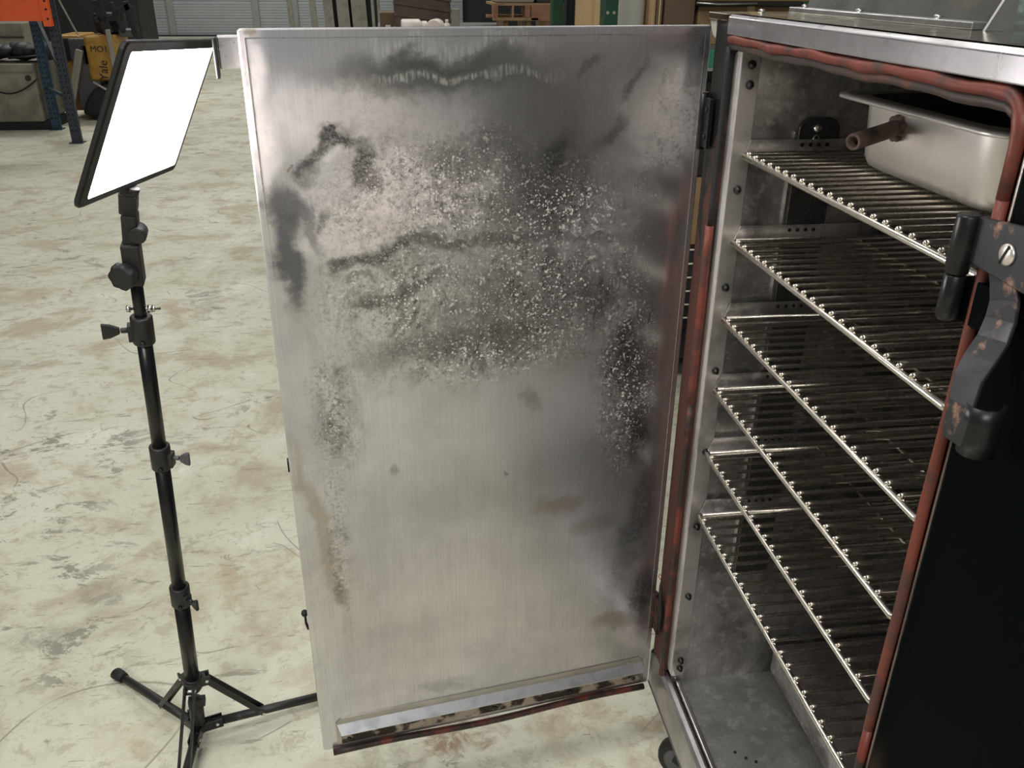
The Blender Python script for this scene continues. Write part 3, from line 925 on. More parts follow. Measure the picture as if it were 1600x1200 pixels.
B((x0 + (x1 - x0) * 0.64, PYY + 0.05, PZ + 0.10), (x1 - 0.02, PYY + 0.4, PZ + 0.40)).build('right_bundle', M_GREYPANEL, wl, 0.02)
# grey screen cabinet on the right end of the bench
a, b = at(882, 28, 5.3), at(918, 0, 5.3)
gc = thing('grey_monitor_stand', 'dark glass panel in a grey frame right of the pallet', 'panel', ((a.x + b.x) / 2, 5.36, BZ))
B((a.x, 5.32, BZ), (b.x, 5.35, BZ + 0.42)).build('glass', mat('dark_glass', (0.02, 0.028, 0.03), 0.1), gc, 0.003)
for x in (a.x, a.x + (b.x - a.x) * 0.42, b.x - 0.012):
    B((x, 5.30, BZ), (x + 0.012, 5.32, BZ + 0.42)).build('frame_bar', M_BLUEGREY, gc)
B((a.x - 0.01, 5.22, BZ), (b.x + 0.01, 5.298, BZ + 0.012)).build('foot', M_BOARD, gc, 0.003)

# ------------------------------------------------------------------ right background: green rack with cartons
gx0, gx1 = at(952, 20, 3.35).x, at(1400, 90, 3.35).x
GZ = at(1110, 78, 3.15).z
gr = thing('green_rack', 'dark green pallet rack loaded with cartons behind the smoker', 'rack', (1.2, 3.4, 0))
u0, u1 = at(944, 20, 3.25).x, at(966, 20, 3.25).x
up = B((u0, 3.25, 0), (u1, 3.32, 2.4)).build('post', M_GREEN, gr, 0.003)
h = G()
for i in range(24):
    for s in (0.25, 0.7):
        h.lathe([(0, 0.006), (0.002, 0.006)], (u0 + (u1 - u0) * s, 3.2485, 0.2 + 0.08 * i), (0, 1, 0), 8)
h.build('punched_holes', M_BOARD, up)['kind'] = 'stuff'
B((u0 + 1.25, 3.25, 0), (u1 + 1.25, 3.32, 2.4)).build('post', M_GREEN, gr, 0.003)
B((u0, 4.30, 0), (u1, 4.37, 2.4)).build('post', M_GREEN, gr, 0.003)
B((u0 + 1.25, 4.30, 0), (u1 + 1.25, 4.37, 2.4)).build('post', M_GREEN, gr, 0.003)
zb = at(1110, 106, 3.15).z
B((u1, 3.15, zb), (u0 + 1.25, 3.20, GZ)).build('beam', M_GREEN_BEAM, gr, 0.004)
B((u1, 4.32, zb), (u0 + 1.25, 4.36, GZ)).build('beam', M_GREEN_BEAM, gr, 0.004)
B((u0, 3.20, GZ - 0.02), (u0 + 1.25, 4.32, GZ)).build('deck', M_WOODTOP, gr, 0.002)
LZ = at(1058, 600, 3.1).z
B((u1, 3.12, 0.10), (u0 + 1.25, 4.3, 0.14)).build('lower_deck', M_DARK, gr, 0.002)


def carton(x0, x1, Y, h, depth, z, m, label, tapew=0.05, name='cardboard_box', group='cartons on the green rack', tape=M_TAPE):
    t = thing(name, label, 'box', ((x0 + x1) / 2, Y + depth / 2, z), group)
    B((x0, Y, z), (x1, Y + depth, z + h)).build('carton', m, t, 0.004)
    cx = (x0 + x1) / 2
    g = G()
    g.box((cx - tapew / 2, Y - 0.001, z + h * 0.02), (cx + tapew / 2, Y, z + h))
    g.box((cx - tapew / 2, Y, z + h), (cx + tapew / 2, Y + depth, z + h + 0.001))
    g.build('tape', tape, t)
    return t


X = lambda px, Y: at(px, 40, Y).x
carton(X(921, 3.62), X(945, 3.62), 3.62, 0.5, 0.3, GZ, M_CARD_LIGHT, 'tall pale carton left of the green post', 0.022)
carton(X(1013, 3.4), X(1023, 3.4), 3.4, 0.5, 0.3, GZ, M_CARD_LIGHT, 'narrow pale carton right of the white roll', 0.004)
carton(X(1024, 3.4), X(1034, 3.4), 3.4, 0.46, 0.5, GZ, M_CARD_DARK, 'narrow dark carton between white roll and big brown carton', 0.006)
carton(X(1037, 3.4), X(1084, 3.4), 3.4, 0.5, 0.5, GZ, M_CARD_DARK, 'big dark brown carton right of the white roll', 0.004, tape=M_CARD_DARK)
carton(X(1090, 3.4), X(1250, 3.4), 3.4, 0.135, 0.6, GZ, M_CARD, 'wide low brown carton above the green beam', 0.03)
t = carton(X(1088, 3.4), X(1262, 3.4), 3.4, 0.32, 0.55, GZ + 0.152, M_CARD, 'wide brown carton stacked on the low carton', 0.03)
t2 = thing('black_strap', 'black strap lying between the two stacked brown cartons', 'strap', (X(1160, 3.3), 3.4, GZ + 0.136))
B((X(1088, 3.36), 3.352, GZ + 0.1365), (X(1250, 3.36), 3.9, GZ + 0.1515)).build('webbing', M_RUBBER, t2, 0.003)
G().tube([(X(1086, 3.34), 3.345, GZ + 0.148), (X(1120, 3.34), 3.342, GZ + 0.143), (X(1180, 3.34), 3.345, GZ + 0.146)], 0.004, 6).build('buckle_edge', M_STEEL, t2)
# white wrapped roll
xr0, xr1 = X(965, 3.4), X(1012, 3.4)
wr = thing('wrapped_roll', 'white film-wrapped roll standing beside the green post', 'roll', ((xr0 + xr1) / 2, 3.46, GZ))
rr = (xr1 - xr0) / 2
prof = []
for i in range(15):
    prof.append((0.5 * i / 14, rr * (0.985 + 0.015 * math.sin(i * 2.1))))
G().lathe(prof, ((xr0 + xr1) / 2, 3.46, GZ), n=28).build('film', M_WRAP_WHITE, wr)
G().cyl(((xr0 + xr1) / 2, 3.46, GZ + 0.5), ((xr0 + xr1) / 2, 3.46, GZ + 0.56), rr * 0.3).build('core', M_CARD_LIGHT, wr)
B((xr1 - 0.004, 3.50, GZ), (xr1 + 0.012, 3.54, GZ + 0.5)).build('white_edge', M_WHITEPL, wr)
# below the green beam, seen through the gap beside the door
x0, x1 = at(1040, 300, 3.3).x, at(1125, 300, 3.3).x
zt, zl = at(1090, 278, 3.3).z, 0.60
cr = thing('wire_crate', 'black wire crate on the lower deck seen through the door gap', 'crate', ((x0 + x1) / 2, 3.45, 0.14))
B((x0 - 0.2, 3.32, 0.14), (x1 + 0.2, 3.7, 0.52)).build('body', M_DARK, cr, 0.004)
for i in range(6):
    z = 0.20 + i * 0.06
    G().cyl((x0 - 0.2, 3.312, z), (x1 + 0.2, 3.312, z), 0.004, n=8).build('wire', M_WHITEPL, cr)
mc = carton(x0 - 0.15, x1 + 0.15, 3.3, zt - 0.525, 0.4, 0.525, M_CARD, 'brown carton with a black mark seen through the door gap', 0.008)
q = at(1099, 335, 3.298)
B((q.x - 0.02, 3.297, q.z - 0.05), (q.x + 0.015, 3.299, q.z + 0.03)).build('black_mark', M_MARKER, mc)
bt = thing('black_toolbox', 'black toolbox on the carton under the green beam', 'toolbox', ((x0 + x1) / 2, 3.5, zt))
zt2 = zb - 0.06
B((x0 - 0.12, 3.31, zt + 0.0015), (x1 + 0.12, 3.65, zt + (zt2 - zt) * 0.65)).build('body', M_BLACK_PLASTIC, bt, 0.006)
B((x0 - 0.125, 3.305, zt + (zt2 - zt) * 0.66), (x1 + 0.125, 3.655, zt2)).build('lid', M_BLACK_PLASTIC, bt, 0.006)
# green wrapped pallet load beyond the smoker's top at the right
q0, q1 = at(1520, 60, 3.6), at(1760, 0, 3.6)
gl = thing('green_wrapped_load', 'green and white film-wrapped load beyond the smoker top', 'load', ((q0.x + q1.x) / 2, 3.9, 0))
B((q0.x, 3.6, 0.0), (q1.x, 4.4, q0.z - 0.10)).build('lower_carton', M_CARD_DARK, gl, 0.01)
B((q0.x - 0.01, 3.58, q0.z - 0.10), (q1.x, 4.4, q0.z + 0.015)).build('brown_band', mat('amber_tape_band', (0.20, 0.125, 0.03), 0.35), gl, 0.008)
B((q0.x, 3.6, q0.z + 0.015), (q1.x, 4.4, q0.z + 0.5)).build('film_bundle', M_WRAP_GREEN, gl, 0.02)

# ------------------------------------------------------------------ smoker cabinet
XF, XB = 0.485, 1.13            # front frame plane, outer back
YN, YF = 0.43, 1.352            # outer near / far sides
OY0, OY1 = 0.633, 1.246         # opening
OZ0, OZ1 = 0.250, 1.432
CX1 = 1.075                     # cavity back
sm = thing('smoker_cabinet', 'tall steel smoker cabinet with black sides and its door swung open', 'smoker', (0.8, 0.93, 0))
# outer shell
B((XF + 0.012, YN, 0.135), (XB, YN + 0.006, 1.462)).build('side_panel', M_BLACK_CHIP, sm, 0.001)
B((XF + 0.012, YF - 0.006, 0.135), (XB, YF, 1.462)).build('side_panel', M_BLACK, sm, 0.001)
B((XB - 0.006, YN + 0.007, 0.135), (XB, YF - 0.007, 1.462)).build('back_panel', M_STEEL, sm)
B((XF + 0.01, YN + 0.007, 0.135), (XB - 0.007, YF - 0.007, 0.141)).build('bottom_panel', M_STEEL, sm)
B((XF - 0.006, YN - 0.004, 1.4625), (XB + 0.004, YF + 0.004, 1.472)).build('top_panel', M_STEEL_TOP, sm, 0.001)
# front frame
B((XF, YN, OZ0), (XF + 0.012, OY0 - 0.001, 1.446)).build('near_stile', M_BLACK_CHIP, sm, 0.0008)
B((XF - 0.002, OY1 + 0.020, 0.252), (XF + 0.012, 1.328, 1.468)).build('hinge_stile', M_STILE, sm, 0.002)
# chrome lip along the top: face, rolled top edge, hinge-corner end whitened to paint a bright reflection
lip = G().prism([(0, 0), (0.022, 0), (0.022, 0.026), (0.004, 0.026), (0, 0.022)], (XF - 0.010, YN - 0.004, 1.446), (1, 0, 0), (0, 0, 1), (0, 1, 0), OY1 + 0.020 - YN)
lip.build('top_lip', M_STEEL_LIP, sm, 0.0015)
G().prism([(0.0, 0), (0.0, -0.034), (0.008, -0.031), (0.018, -0.021), (0.025, -0.010), (0.028, 0.0)], (XF - 0.003, 1.329, 1.4715), (0, 1, 0), (0, 0, 1), (1, 0, 0), 0.012).build('lip_end_glint', M_WHITEPL, sm)
# sill
sill = G().prism([(0.014, 0), (0.024, 0), (0.020, 0.108), (0.012, 0.115), (0.005, 0.1125), (0, 0.106), (0, 0.024)], (XF - 0.004, YN, 0.136), (1, 0, 0), (0, 0, 1), (0, 1, 0), 1.335 - YN)
sill.build('sill', M_SILL, sm)
G().prism([(0, 0), (0.010, -0.018), (0.0115, -0.018), (0.0015, 0.0005)], (XF - 0.0057, YN, 0.1605), (1, 0, 0), (0, 0, 1), (0, 1, 0), 1.335 - YN).build('sill_dark_strip', M_CHANNEL, sm)  # dark strip laid over the chamfer to paint its dark reflection
B((XF + 0.017, OY0, 0.2445), (XF + 0.026, OY1, 0.2535)).build('sill_edge', M_STEEL, sm, 0.002)
# lining
B((XF + 0.013, OY1, 0.238), (CX1, OY1 + 0.008, OZ1)).build('far_liner', M_LINER_WALL, sm)
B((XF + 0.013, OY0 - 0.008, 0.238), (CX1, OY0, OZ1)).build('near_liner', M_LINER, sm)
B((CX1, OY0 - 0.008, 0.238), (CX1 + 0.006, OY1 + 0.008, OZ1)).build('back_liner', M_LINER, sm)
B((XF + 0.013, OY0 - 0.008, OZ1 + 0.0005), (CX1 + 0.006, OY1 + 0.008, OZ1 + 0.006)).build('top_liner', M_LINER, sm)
B((XF + 0.027, OY0, 0.236), (CX1, OY1, 0.244)).build('cavity_floor', M_LINER_FLOOR, sm)
for (x, y) in ((0.56, 1.06), (0.575, 1.045), (0.59, 1.035), (0.545, 0.93), (0.60, 0.86)):
    G().lathe([(0, 0.003), (0.0015, 0.003)], (x, y, 0.244), n=8).build('floor_rivet', M_DARKHOLE, sm)
# red silicone gasket round the opening
GR = 0.0085
gx = XF - 0.004
top_pts = []
for i in range(25):
    y = OY1 + 0.012 - i * (OY1 - OY0 - 0.03) / 24
    w = 0.0012 * math.sin(i * 0.75) + 0.0008 * math.sin(i * 1.9)
    top_pts.append((gx, y, 1.4395 + w))
cy, cz = OY0 + 0.020, 1.4395 - 0.030
for i in range(1, 8):
    a = math.pi / 2 + math.pi / 2 * i / 8
    top_pts.append((gx, cy + 0.026 * math.cos(a), cz + 0.030 * math.sin(a)))
tp = top_pts + [(gx, OY0 - 0.006, 1.40 - 0.0), (gx, OY0 - 0.006, 1.36)]
rs = [0.0062 + 0.0008 * math.sin(i * 1.3) for i in range(len(tp))]
lipp = [(gx + 0.004, p[1] + (0.0035 if i > 24 else 0), p[2] - 0.0095 + (0.006 if i > 27 else 0)) for i, p in enumerate(tp[:-1])]
G().tube(lipp, 0.0058, 10).build('gasket_inner_lip', M_GASKET_SMOKED, sm)
G().tube(tp, rs, 10).build('top_gasket', M_GASKET, sm)
near_pts = [(gx, OY0 - 0.006 + 0.0006 * math.sin(i * 1.1), 1.36 - i * (1.36 - 0.78) / 14) for i in range(15)]
G().tube(near_pts, 0.0055, 10).build('near_gasket', M_GASKET, sm)
near2 = [(gx, OY0 - 0.006, 0.78 - i * (0.78 - 0.25) / 8) for i in range(9)]
G().tube(near2, 0.0052, 10).build('near_gasket', M_GASKET_DARK, sm)
far_pts = [(gx, OY1 + 0.0145 + 0.0008 * math.sin(i * 1.3), 1.43 - i * (1.43 - 1.17) / 8) for i in range(9)]
G().tube(far_pts, 0.005, 8).build('far_gasket', M_RUBBER, sm)
far2 = [(gx - 0.001, OY1 + 0.0145 + 0.0008 * math.sin(i * 1.3), 1.17 - i * (1.17 - 0.86) / 8) for i in range(9)]
G().tube(far2, 0.0072, 8).build('far_gasket', M_GASKET, sm)
far3 = [(gx, OY1 + 0.0145 + 0.0012 * math.sin(i * 1.1), 0.86 - i * (0.86 - 0.25) / 10) for i in range(11)]
G().tube(far3, 0.006, 8).build('far_gasket', M_GASKET_DARK, sm)
B((XF - 0.0015, OY0 - 0.0165, 0.30), (XF + 0.0005, OY0 - 0.0135, 1.40)).build('edge_trim', M_STEEL, sm)
# bent stainless corner strip with black cap bolts
z0, z1 = 0.262, 1.424
pa = [(1.2425, z0), (1.258, z0), (1.264, z0 + 0.003), (1.269, z0 + 0.010), (1.271, z0 + 0.02), (1.271, z1 - 0.02), (1.269, z1 - 0.010), (1.264, z1 - 0.003), (1.258, z1), (1.2425, z1)]
st = G()
st.prism(pa, (0.493, 0, 0), (0, 1, 0), (0, 0, 1), (1, 0, 0), 0.003)
pb = [(0.493, z0), (0.514, z0), (0.522, z0 + 0.012), (0.522, z1 - 0.012), (0.514, z1), (0.493, z1)]
st.build('corner_strip', M_STRIP_LIT, sm, 0.001)
st = G()
st.prism(pb, (0, 1.2395, 0), (1, 0, 0), (0, 0, 1), (0, 1, 0), 0.003)
st.build('corner_strip_flange', M_STRIP_SHADED, sm, 0.001)
for z in (1.407, 1.380, 1.230, 1.075, 0.93, 0.775, 0.62, 0.461, 0.303, 0.283):
    g = G().lathe([(0, 0.0062), (0.002, 0.0066), (0.006, 0.0045), (0.009, 0.0035), (0.0092, 0.001)], (0.5085, 1.2394, z), (0, -1, 0), 10)
    g.build('cap_bolt', M_BLACK_IRON, sm)
# shelf support channel on the far liner: plate with rounded top, slots, screw
cx0, cx1, cz1 = 0.594, 0.658, 1.333
pts = rrect(cx0, 0.50, cx1, cz1, 0.018, 5, (0, 0, 1, 1))
ch = G().prism(pts, (0, 1.2455, 0), (1, 0, 0), (0, 0, 1), (0, -1, 0), 0.006).build('support_channel', M_CHANNEL, sm, 0.0015)
B((cx0 - 0.005, 1.241, 0.50), (cx0 - 0.0005, 1.2455, cz1 - 0.02)).build('channel_edge', M_STEEL, sm)
G().lathe([(0, 0.0065), (0.002, 0.0065), (0.0045, 0.004), (0.005, 0.001)], (0.622, 1.2395, 1.318), (0, -1, 0), 14).build('screw', M_ZINC, sm)
slot = G()
ring = [(0.622 + 0.0042 * math.cos(a), 1.2390, 1.302 + 0.0062 * math.sin(a)) for a in [i * math.pi / 8 for i in range(16)]]
slot.tube(ring, 0.0010, 6, closed=True)
slot.build('slot_rim', M_STEEL, sm)
G().lathe([(0, 0.004), (0.0008, 0.004)], (0.622, 1.2395, 1.302), (0, -1, 0), 12).build('slot_hole', M_DARKHOLE, sm)
cx0, cx1 = 0.94, 1.00
G().prism(rrect(cx0, 0.50, cx1, 1.333, 0.018, 5, (0, 0, 1, 1)), (0, 1.2455, 0), (1, 0, 0), (0, 0, 1), (0, -1, 0), 0.006).build('support_channel', M_CHANNEL, sm, 0.0015)
# angle rails, one under each shelf, on both liners
SHZ = [1.2890, 1.1600, 1.0345, 0.9100, 0.7890, 0.6630]
for i, z in enumerate(SHZ):
    g = G()
    g.prism([(0.510, z - 0.012), (1.06, z - 0.012), (1.06, z + 0.014), (0.520, z + 0.014)], (0, 1.2380, 0), (1, 0, 0), (0, 0, 1), (0, -1, 0), 0.002)
    g.box((0.512, 1.205, z - 0.0115), (1.06, 1.236, z - 0.0095))
    rl = g.build('shelf_rail', M_LINER_WALL, sm, 0.0006)
    hg = G()
    for j in range(4):
        hg.lathe([(0, 0.003), (0.0008, 0.003)], (0.600 + j * 0.013, 1.2358, z + 0.006), (0, -1, 0), 8)
    hg.build('rail_holes', M_DARKHOLE, rl)['kind'] = 'stuff'
    g = G()
    g.box((0.512, OY0 + 0.001, z - 0.012), (1.06, OY0 + 0.003, z + 0.014))
    g.box((0.512, OY0 + 0.003, z - 0.0115), (1.06, OY0 + 0.032, z - 0.0095))
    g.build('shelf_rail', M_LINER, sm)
# strike and grab handle on the near stile
sx = XF - 0.0095
pA, pB, pC = (sx - 0.008, 0.644, 1.345), (sx - 0.008, 0.644, 1.2935), (sx - 0.008, 0.644, 1.252)
brr = G().lathe([(0, 0.0080), (0.002, 0.0098), (0.049, 0.0098), (0.051, 0.0088)], pB, (0, 0, 1), 18).build('hinge_barrel', M_BLACK_IRON, sm)
G().lathe([(0, 0.0060), (0.004, 0.0088), (0.040, 0.0090), (0.0412, 0.0080)], pC, (0, 0, 1), 18).build('hinge_barrel', M_BLACK_IRON, sm)
B((XF - 0.009, 0.596, 1.253), (XF - 0.0005, 0.642, 1.292)).build('hinge_leaf', M_BLACK, sm, 0.001)
plate = G().prism([(0.637, 1.344), (0.585, 1.350), (0.560, 1.350), (0.560, 1.302), (0.600, 1.304), (0.637, 1.306)], (XF - 0.0145, 0, 0), (0, 1, 0), (0, 0, 1), (1, 0, 0), 0.0050)
plate.build('strike_plate', M_COPPERED, sm, 0.0012)
scp = at(1575, 398, 0.6)
q = CAM + (at(1575, 398, 1.0) - CAM) * ((XF - 0.0145) / (at(1575, 398, 1.0).x))
sc_ = G().lathe([(0, 0.0088), (0.0016, 0.0088), (0.0028, 0.0068), (0.003, 0.001)], (XF - 0.0146, q.y, q.z), (-1, 0, 0), 20).build('slotted_screw', M_SCREW, sm)
G().bar((XF - 0.0178, q.y + 0.0035, q.z - 0.0078), (XF - 0.0178, q.y - 0.0035, q.z + 0.0078), 0.0018, 0.001, (1, 0, 0)).build('screw_slot', M_DARKHOLE, sc_)


def onx(px, py, x):
    r = at(px, py, 1.0) - CAM
    return CAM + r * (x / r.x)


# flat bar handle: drops from the plate, jogs outwards, hangs with a curled edge
path = [(1567, 405, XF - 0.012), (1568, 440, XF - 0.011), (1570, 470, XF - 0.011), (1564, 500, XF - 0.012), (1552, 530, XF - 0.017), (1532, 560, XF - 0.026),
        (1514, 590, XF - 0.034), (1503, 630, XF - 0.038), (1494, 665, XF - 0.039), (1489, 690, XF - 0.039)]
cl = []
for (px, py, x) in path:
    cl.append(onx(px, py, x))
hw = [0.0165, 0.0150, 0.0160, 0.0165, 0.0165, 0.0170, 0.0160, 0.0150, 0.0145, 0.0125]
loops = []
for i, p in enumerate(cl):
    d = (cl[min(i + 1, len(cl) - 1)] - cl[max(i - 1, 0)]).normalized()
    s = Vector((0, 1, 0))
    nrm = d.cross(s).normalized()
    s = nrm.cross(d).normalized()
    w, t = hw[i], 0.0017
    loops.append([p - s * w - nrm * t, p + s * w - nrm * t, p + s * w + nrm * t, p - s * w + nrm * t])
G().loft(loops, smooth=False).build('grab_handle', M_COPPERED, sm, 0.0008)
g = G()
p_top, p_bot = onx(1503, 622, XF - 0.038), onx(1487, 690, XF - 0.039)
lp = []
for k, p in enumerate((p_top, p_top.lerp(p_bot, 0.35), p_top.lerp(p_bot, 0.7), p_bot)):
    lo_, li_ = [], []
    for i in range(11):
        a = math.radians(-30 + 200 * i / 10)
        r_ = 0.0155 - (0.001 if k == 3 else 0)
        c = Vector((p.x + 0.0135, p.y - 0.012, p.z - (0.004 if k == 3 else 0.0)))
        dv = Vector((-math.cos(a), -math.sin(a), 0))
        lo_.append(c + dv * r_)
        li_.append(c + dv * (r_ - 0.0022))
    lp.append(lo_ + li_[::-1])
g.loft(lp)
g.build('curled_grip', M_BLACK_IRON, sm)
# hinges on the far stile
for z in (0.315, 1.275):
    g = G()
    g.lathe([(0, 0.0085), (0.002, 0.010), (0.083, 0.010), (0.085, 0.0085)], (XF - 0.012, 1.330, z), (0, 0, 1), 14)
    g.box((XF - 0.012, 1.294, z + 0.006), (XF - 0.0065, 1.328, z + 0.078))
    hb = g.build('door_hinge', M_HINGE if z < 1 else M_BLACK_IRON, sm)
    for dz in (0.022, 0.062):
        G().lathe([(0, 0.004), (0.002, 0.0035)], (XF - 0.012, 1.306, z + dz), (-1, 0, 0), 10).build('hinge_screw', M_BLACK_IRON, hb)
# loose copper-coloured wire hanging at the hinge side
wp = [(XF - 0.010, 1.300, 0.452), (XF - 0.012, 1.297, 0.445), (XF - 0.011, 1.293, 0.42), (XF - 0.009, 1.288, 0.38), (XF - 0.008, 1.286, 0.34)]
G().tube(wp, [0.001, 0.002, 0.0045, 0.005, 0.003], 8).build('torn_gasket', M_RUBBER, sm)
G().tube([(XF - 0.010, 1.300, 0.452), (XF - 0.014, 1.306, 0.458), (XF - 0.014, 1.302, 0.468), (XF - 0.010, 1.297, 0.462)], 0.0008, 6).build('loose_wire', mat('copper_wire', (0.55, 0.16, 0.08), 0.35, 0.9), sm)
# sloped steel hood on top, flange and screws
hx, hy0, hy1, hz = 0.600, 0.862, 1.352 - 0.024, 1.4722
g = G()
hxt = hx + 0.115
ht = hz + 0.28
hood = []
for zz, xx in ((hz, hx + 0.014), (ht, hxt)):
    for dx in (0.0, 0.003):
        for y in (hy0 + 0.004, hy1 - 0.006):
            hood.append((xx + dx, y, zz))
g.add(hood, [(0, 1, 5, 4), (2, 6, 7, 3), (0, 4, 6, 2), (1, 3, 7, 5), (4, 5, 7, 6), (0, 2, 3, 1)])
M_HOOD = mat('dull_speckled_hood_steel', (0.075, 0.072, 0.06), 0.5, 0.15, 0.25, 16)
g.build('splash_panel', M_HOOD, sm)
B((hx - 0.008, hy0 + 0.02, hz), (hx + 0.0135, hy1, hz + 0.0075)).build('splash_flange', M_ALU, sm, 0.001)
G().prism([(0, 0), (0.030, 0), (0.030, 0.045), (0.022, 0.045)], (hx - 0.006, hy0 - 0.0005, hz), (1, 0, 0), (0, 0, 1), (0, 1, 0), 0.004).build('splash_gusset', M_STEEL, sm)
for y in (0.955, 1.13, 1.290):
    G().lathe([(0, 0.0048), (0.0035, 0.0048), (0.0045, 0.003)], (hx - 0.001, y, hz + 0.0075), (0, 0, 1), 6).build('flange_screw', M_ZINC, sm)
G().lathe([(0, 0.005), (0.004, 0.005), (0.005, 0.003)], (0.545, 1.315, 1.472), (0, 0, 1), 6).build('top_screw', M_ZINC, sm)
# casters
for (x, y, a) in ((0.545, 1.208, 0.9), (0.545, 0.60, 0.3), (1.06, 1.25, 0.5), (1.06, 0.60, 1.2)):
    ax = Vector((math.cos(a), math.sin(a), 0))
    dv = Vector((-ax.y, ax.x, 0))
    c = Vector((x, y, 0.05)) + dv * 0.02
    g = G()
    g.box((x - 0.04, y - 0.035, 0.125), (x + 0.04, y + 0.035, 0.1345))
    for s in (-1, 1):
        g.bar(c + ax * (s * 0.021), Vector((x, y, 0.125)) + ax * (s * 0.021), 0.03, 0.004, ax)
    cs = g.build('caster', M_BLACK_IRON, sm, 0.001)
    G().lathe([(-0.016, 0.040), (-0.014, 0.047), (-0.006, 0.050), (0.006, 0.050), (0.014, 0.047), (0.016, 0.040)], c, ax, 26).build('wheel', M_RUBBER, cs)
    G().lathe([(-0.0175, 0.020), (-0.0165, 0.034), (0.0165, 0.034), (0.0175, 0.020)], c, ax, 20).build('hub', M_GREYPANEL, cs)

# ------------------------------------------------------------------ the open door (a part of the smoker)
A = 0.14509
DW, DH = 0.675, 1.287
dO = Vector((0.475 - DW * math.cos(A), 1.323 - DW * math.sin(A), 0.168))
pts = rrect(0.0, 0.0, DW, DH, 0.004, 2)
g = G()
g.prism(pts, (0, 0, 0), (1, 0, 0), (0, 0, 1), (0, 1, 0), 0.009)
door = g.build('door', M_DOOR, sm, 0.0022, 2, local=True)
door.location = dO - ORIGIN['smoker_cabinet']
door.rotation_euler = (0, 0, A)
door['label'] = 'heavy stained stainless inside face of the open door'
L = dict(local=True)
B((0.003, 0.010, 0.004), (DW - 0.003, 0.012, DH - 0.004)).build('door_seal', M_RUBBER, door, **L)
B((0.0015, 0.0125, 0.002), (DW - 0.002, 0.052, DH - 0.002)).build('outer_shell', M_BLACK, door, 0.003, **L)
# raised fold line around the face
fr = G()
fr.box((0.0085, -0.0006, 0.012), (0.0098, 0.0, DH - 0.012))
fr.box((DW - 0.0098, -0.0006, 0.012), (DW - 0.0085, 0.0, DH - 0.012))
fr.box((0.0085, -0.0006, DH - 0.0125), (DW - 0.0085, 0.0, DH - 0.0112))
fr.build('fold_line', M_STEEL, door, **L)
# drip plate: clipped plate, outward flange, lower face with rust streaks and painted flange shadow
def clipped(x0, z0, x1, z1, c):
    return [(x0, z0), (x1, z0), (x1, z1 - c), (x1 - c, z1), (x0 + c, z1), (x0, z1 - c)]


G().prism(clipped(0.028, 0.010, 0.660, 0.076, 0.010), (0, 0, 0), (1, 0, 0), (0, 0, 1), (0, -1, 0), 0.0022).build('drip_plate', M_STEEL and mat('drip_plate_steel', (0.50, 0.475, 0.44), 0.33, 0.92, 0.2, 12), door, 0.0006, **L)
fl_ = G()
prof = [(0.0, 0.0625), (-0.017, 0.0495), (-0.017, 0.0480), (0.0, 0.0605)]
x0, x1 = 0.030, 0.658
a_ = [Vector((x0 + (0.0 if abs(y) < 0.01 else 0.006), y - 0.0022, z)) for y, z in prof]
b_ = [Vector((x1 - (0.0 if abs(y) < 0.01 else 0.004), y - 0.0022, z)) for y, z in prof]
fl_.loft([a_, b_], smooth=False)
fl_.build('drip_flange', M_ALU, door, 0.0004, **L)
B((0.036, -0.0030, 0.0125), (0.656, -0.0023, 0.050)).build('stained_shaded_face', M_RUST_SHADE, door, **L)
for x in (0.05, 0.34, 0.50, 0.64):
    G().lathe([(0, 0.0045), (0.002, 0.0045), (0.003, 0.003)], (x, -0.0030, 0.022), (0, -1, 0), 10).build('rivet', M_BLACK_IRON, door, **L)
gk = G()
p_ = [(0.018 + i * 0.646 / 20, -0.006, -0.002 + 0.003 * math.sin(i * 0.5) - 0.0035 * math.sin(math.pi * i / 20)) for i in range(21)]
gk.tube(p_, 0.0065, 8)
gk.build('bottom_gasket', M_GASKET_DARK, door, **L)
# marker strokes near the hinge edge
for (x0, z0, x1, z1) in ((0.592, 0.744, 0.612, 0.746), (0.612, 0.744, 0.6125, 0.752), (0.591, 0.712, 0.610, 0.716), (0.610, 0.822, 0.612, 0.84)):
    G().bar((x0, -0.0004, z0), (x1, -0.0004, z1), 0.0022, 0.0004, (0, 1, 0)).build('marker_stroke', M_MARKER, door, **L)
# latch tube sticking out past the free edge near the top, black end plate
tb = G()
tb.box((-0.028, 0.056, DH - 0.054), (0.20, 0.080, DH - 0.012))
tb.build('latch_tube', M_STEEL, door, 0.002, **L)
B((-0.034, 0.050, DH - 0.066), (-0.029, 0.084, DH - 0.014)).build('latch_end_plate', M_BLACK_IRON, door, 0.0015, **L)
B((0.02, 0.0525, DH - 0.065), (0.12, 0.0555, DH - 0.006)).build('latch_bracket', M_BLACK_IRON, door, **L)
kp = G().sph((-0.0045, 0.03, 0.313), 0.007, 10, 6, (0.9, 1, 1))
kp.tube([(-0.004, 0.03, 0.309), (-0.004, 0.031, 0.29), (-0.001, 0.031, 0.275)], 0.0025, 6)
kp.build('pull_knob', M_RUBBER, door, **L)
B((-0.003, 0.022, 0.612), (0.0012, 0.036, 0.632)).build('edge_clip', M_RUBBER, door, 0.001, **L)

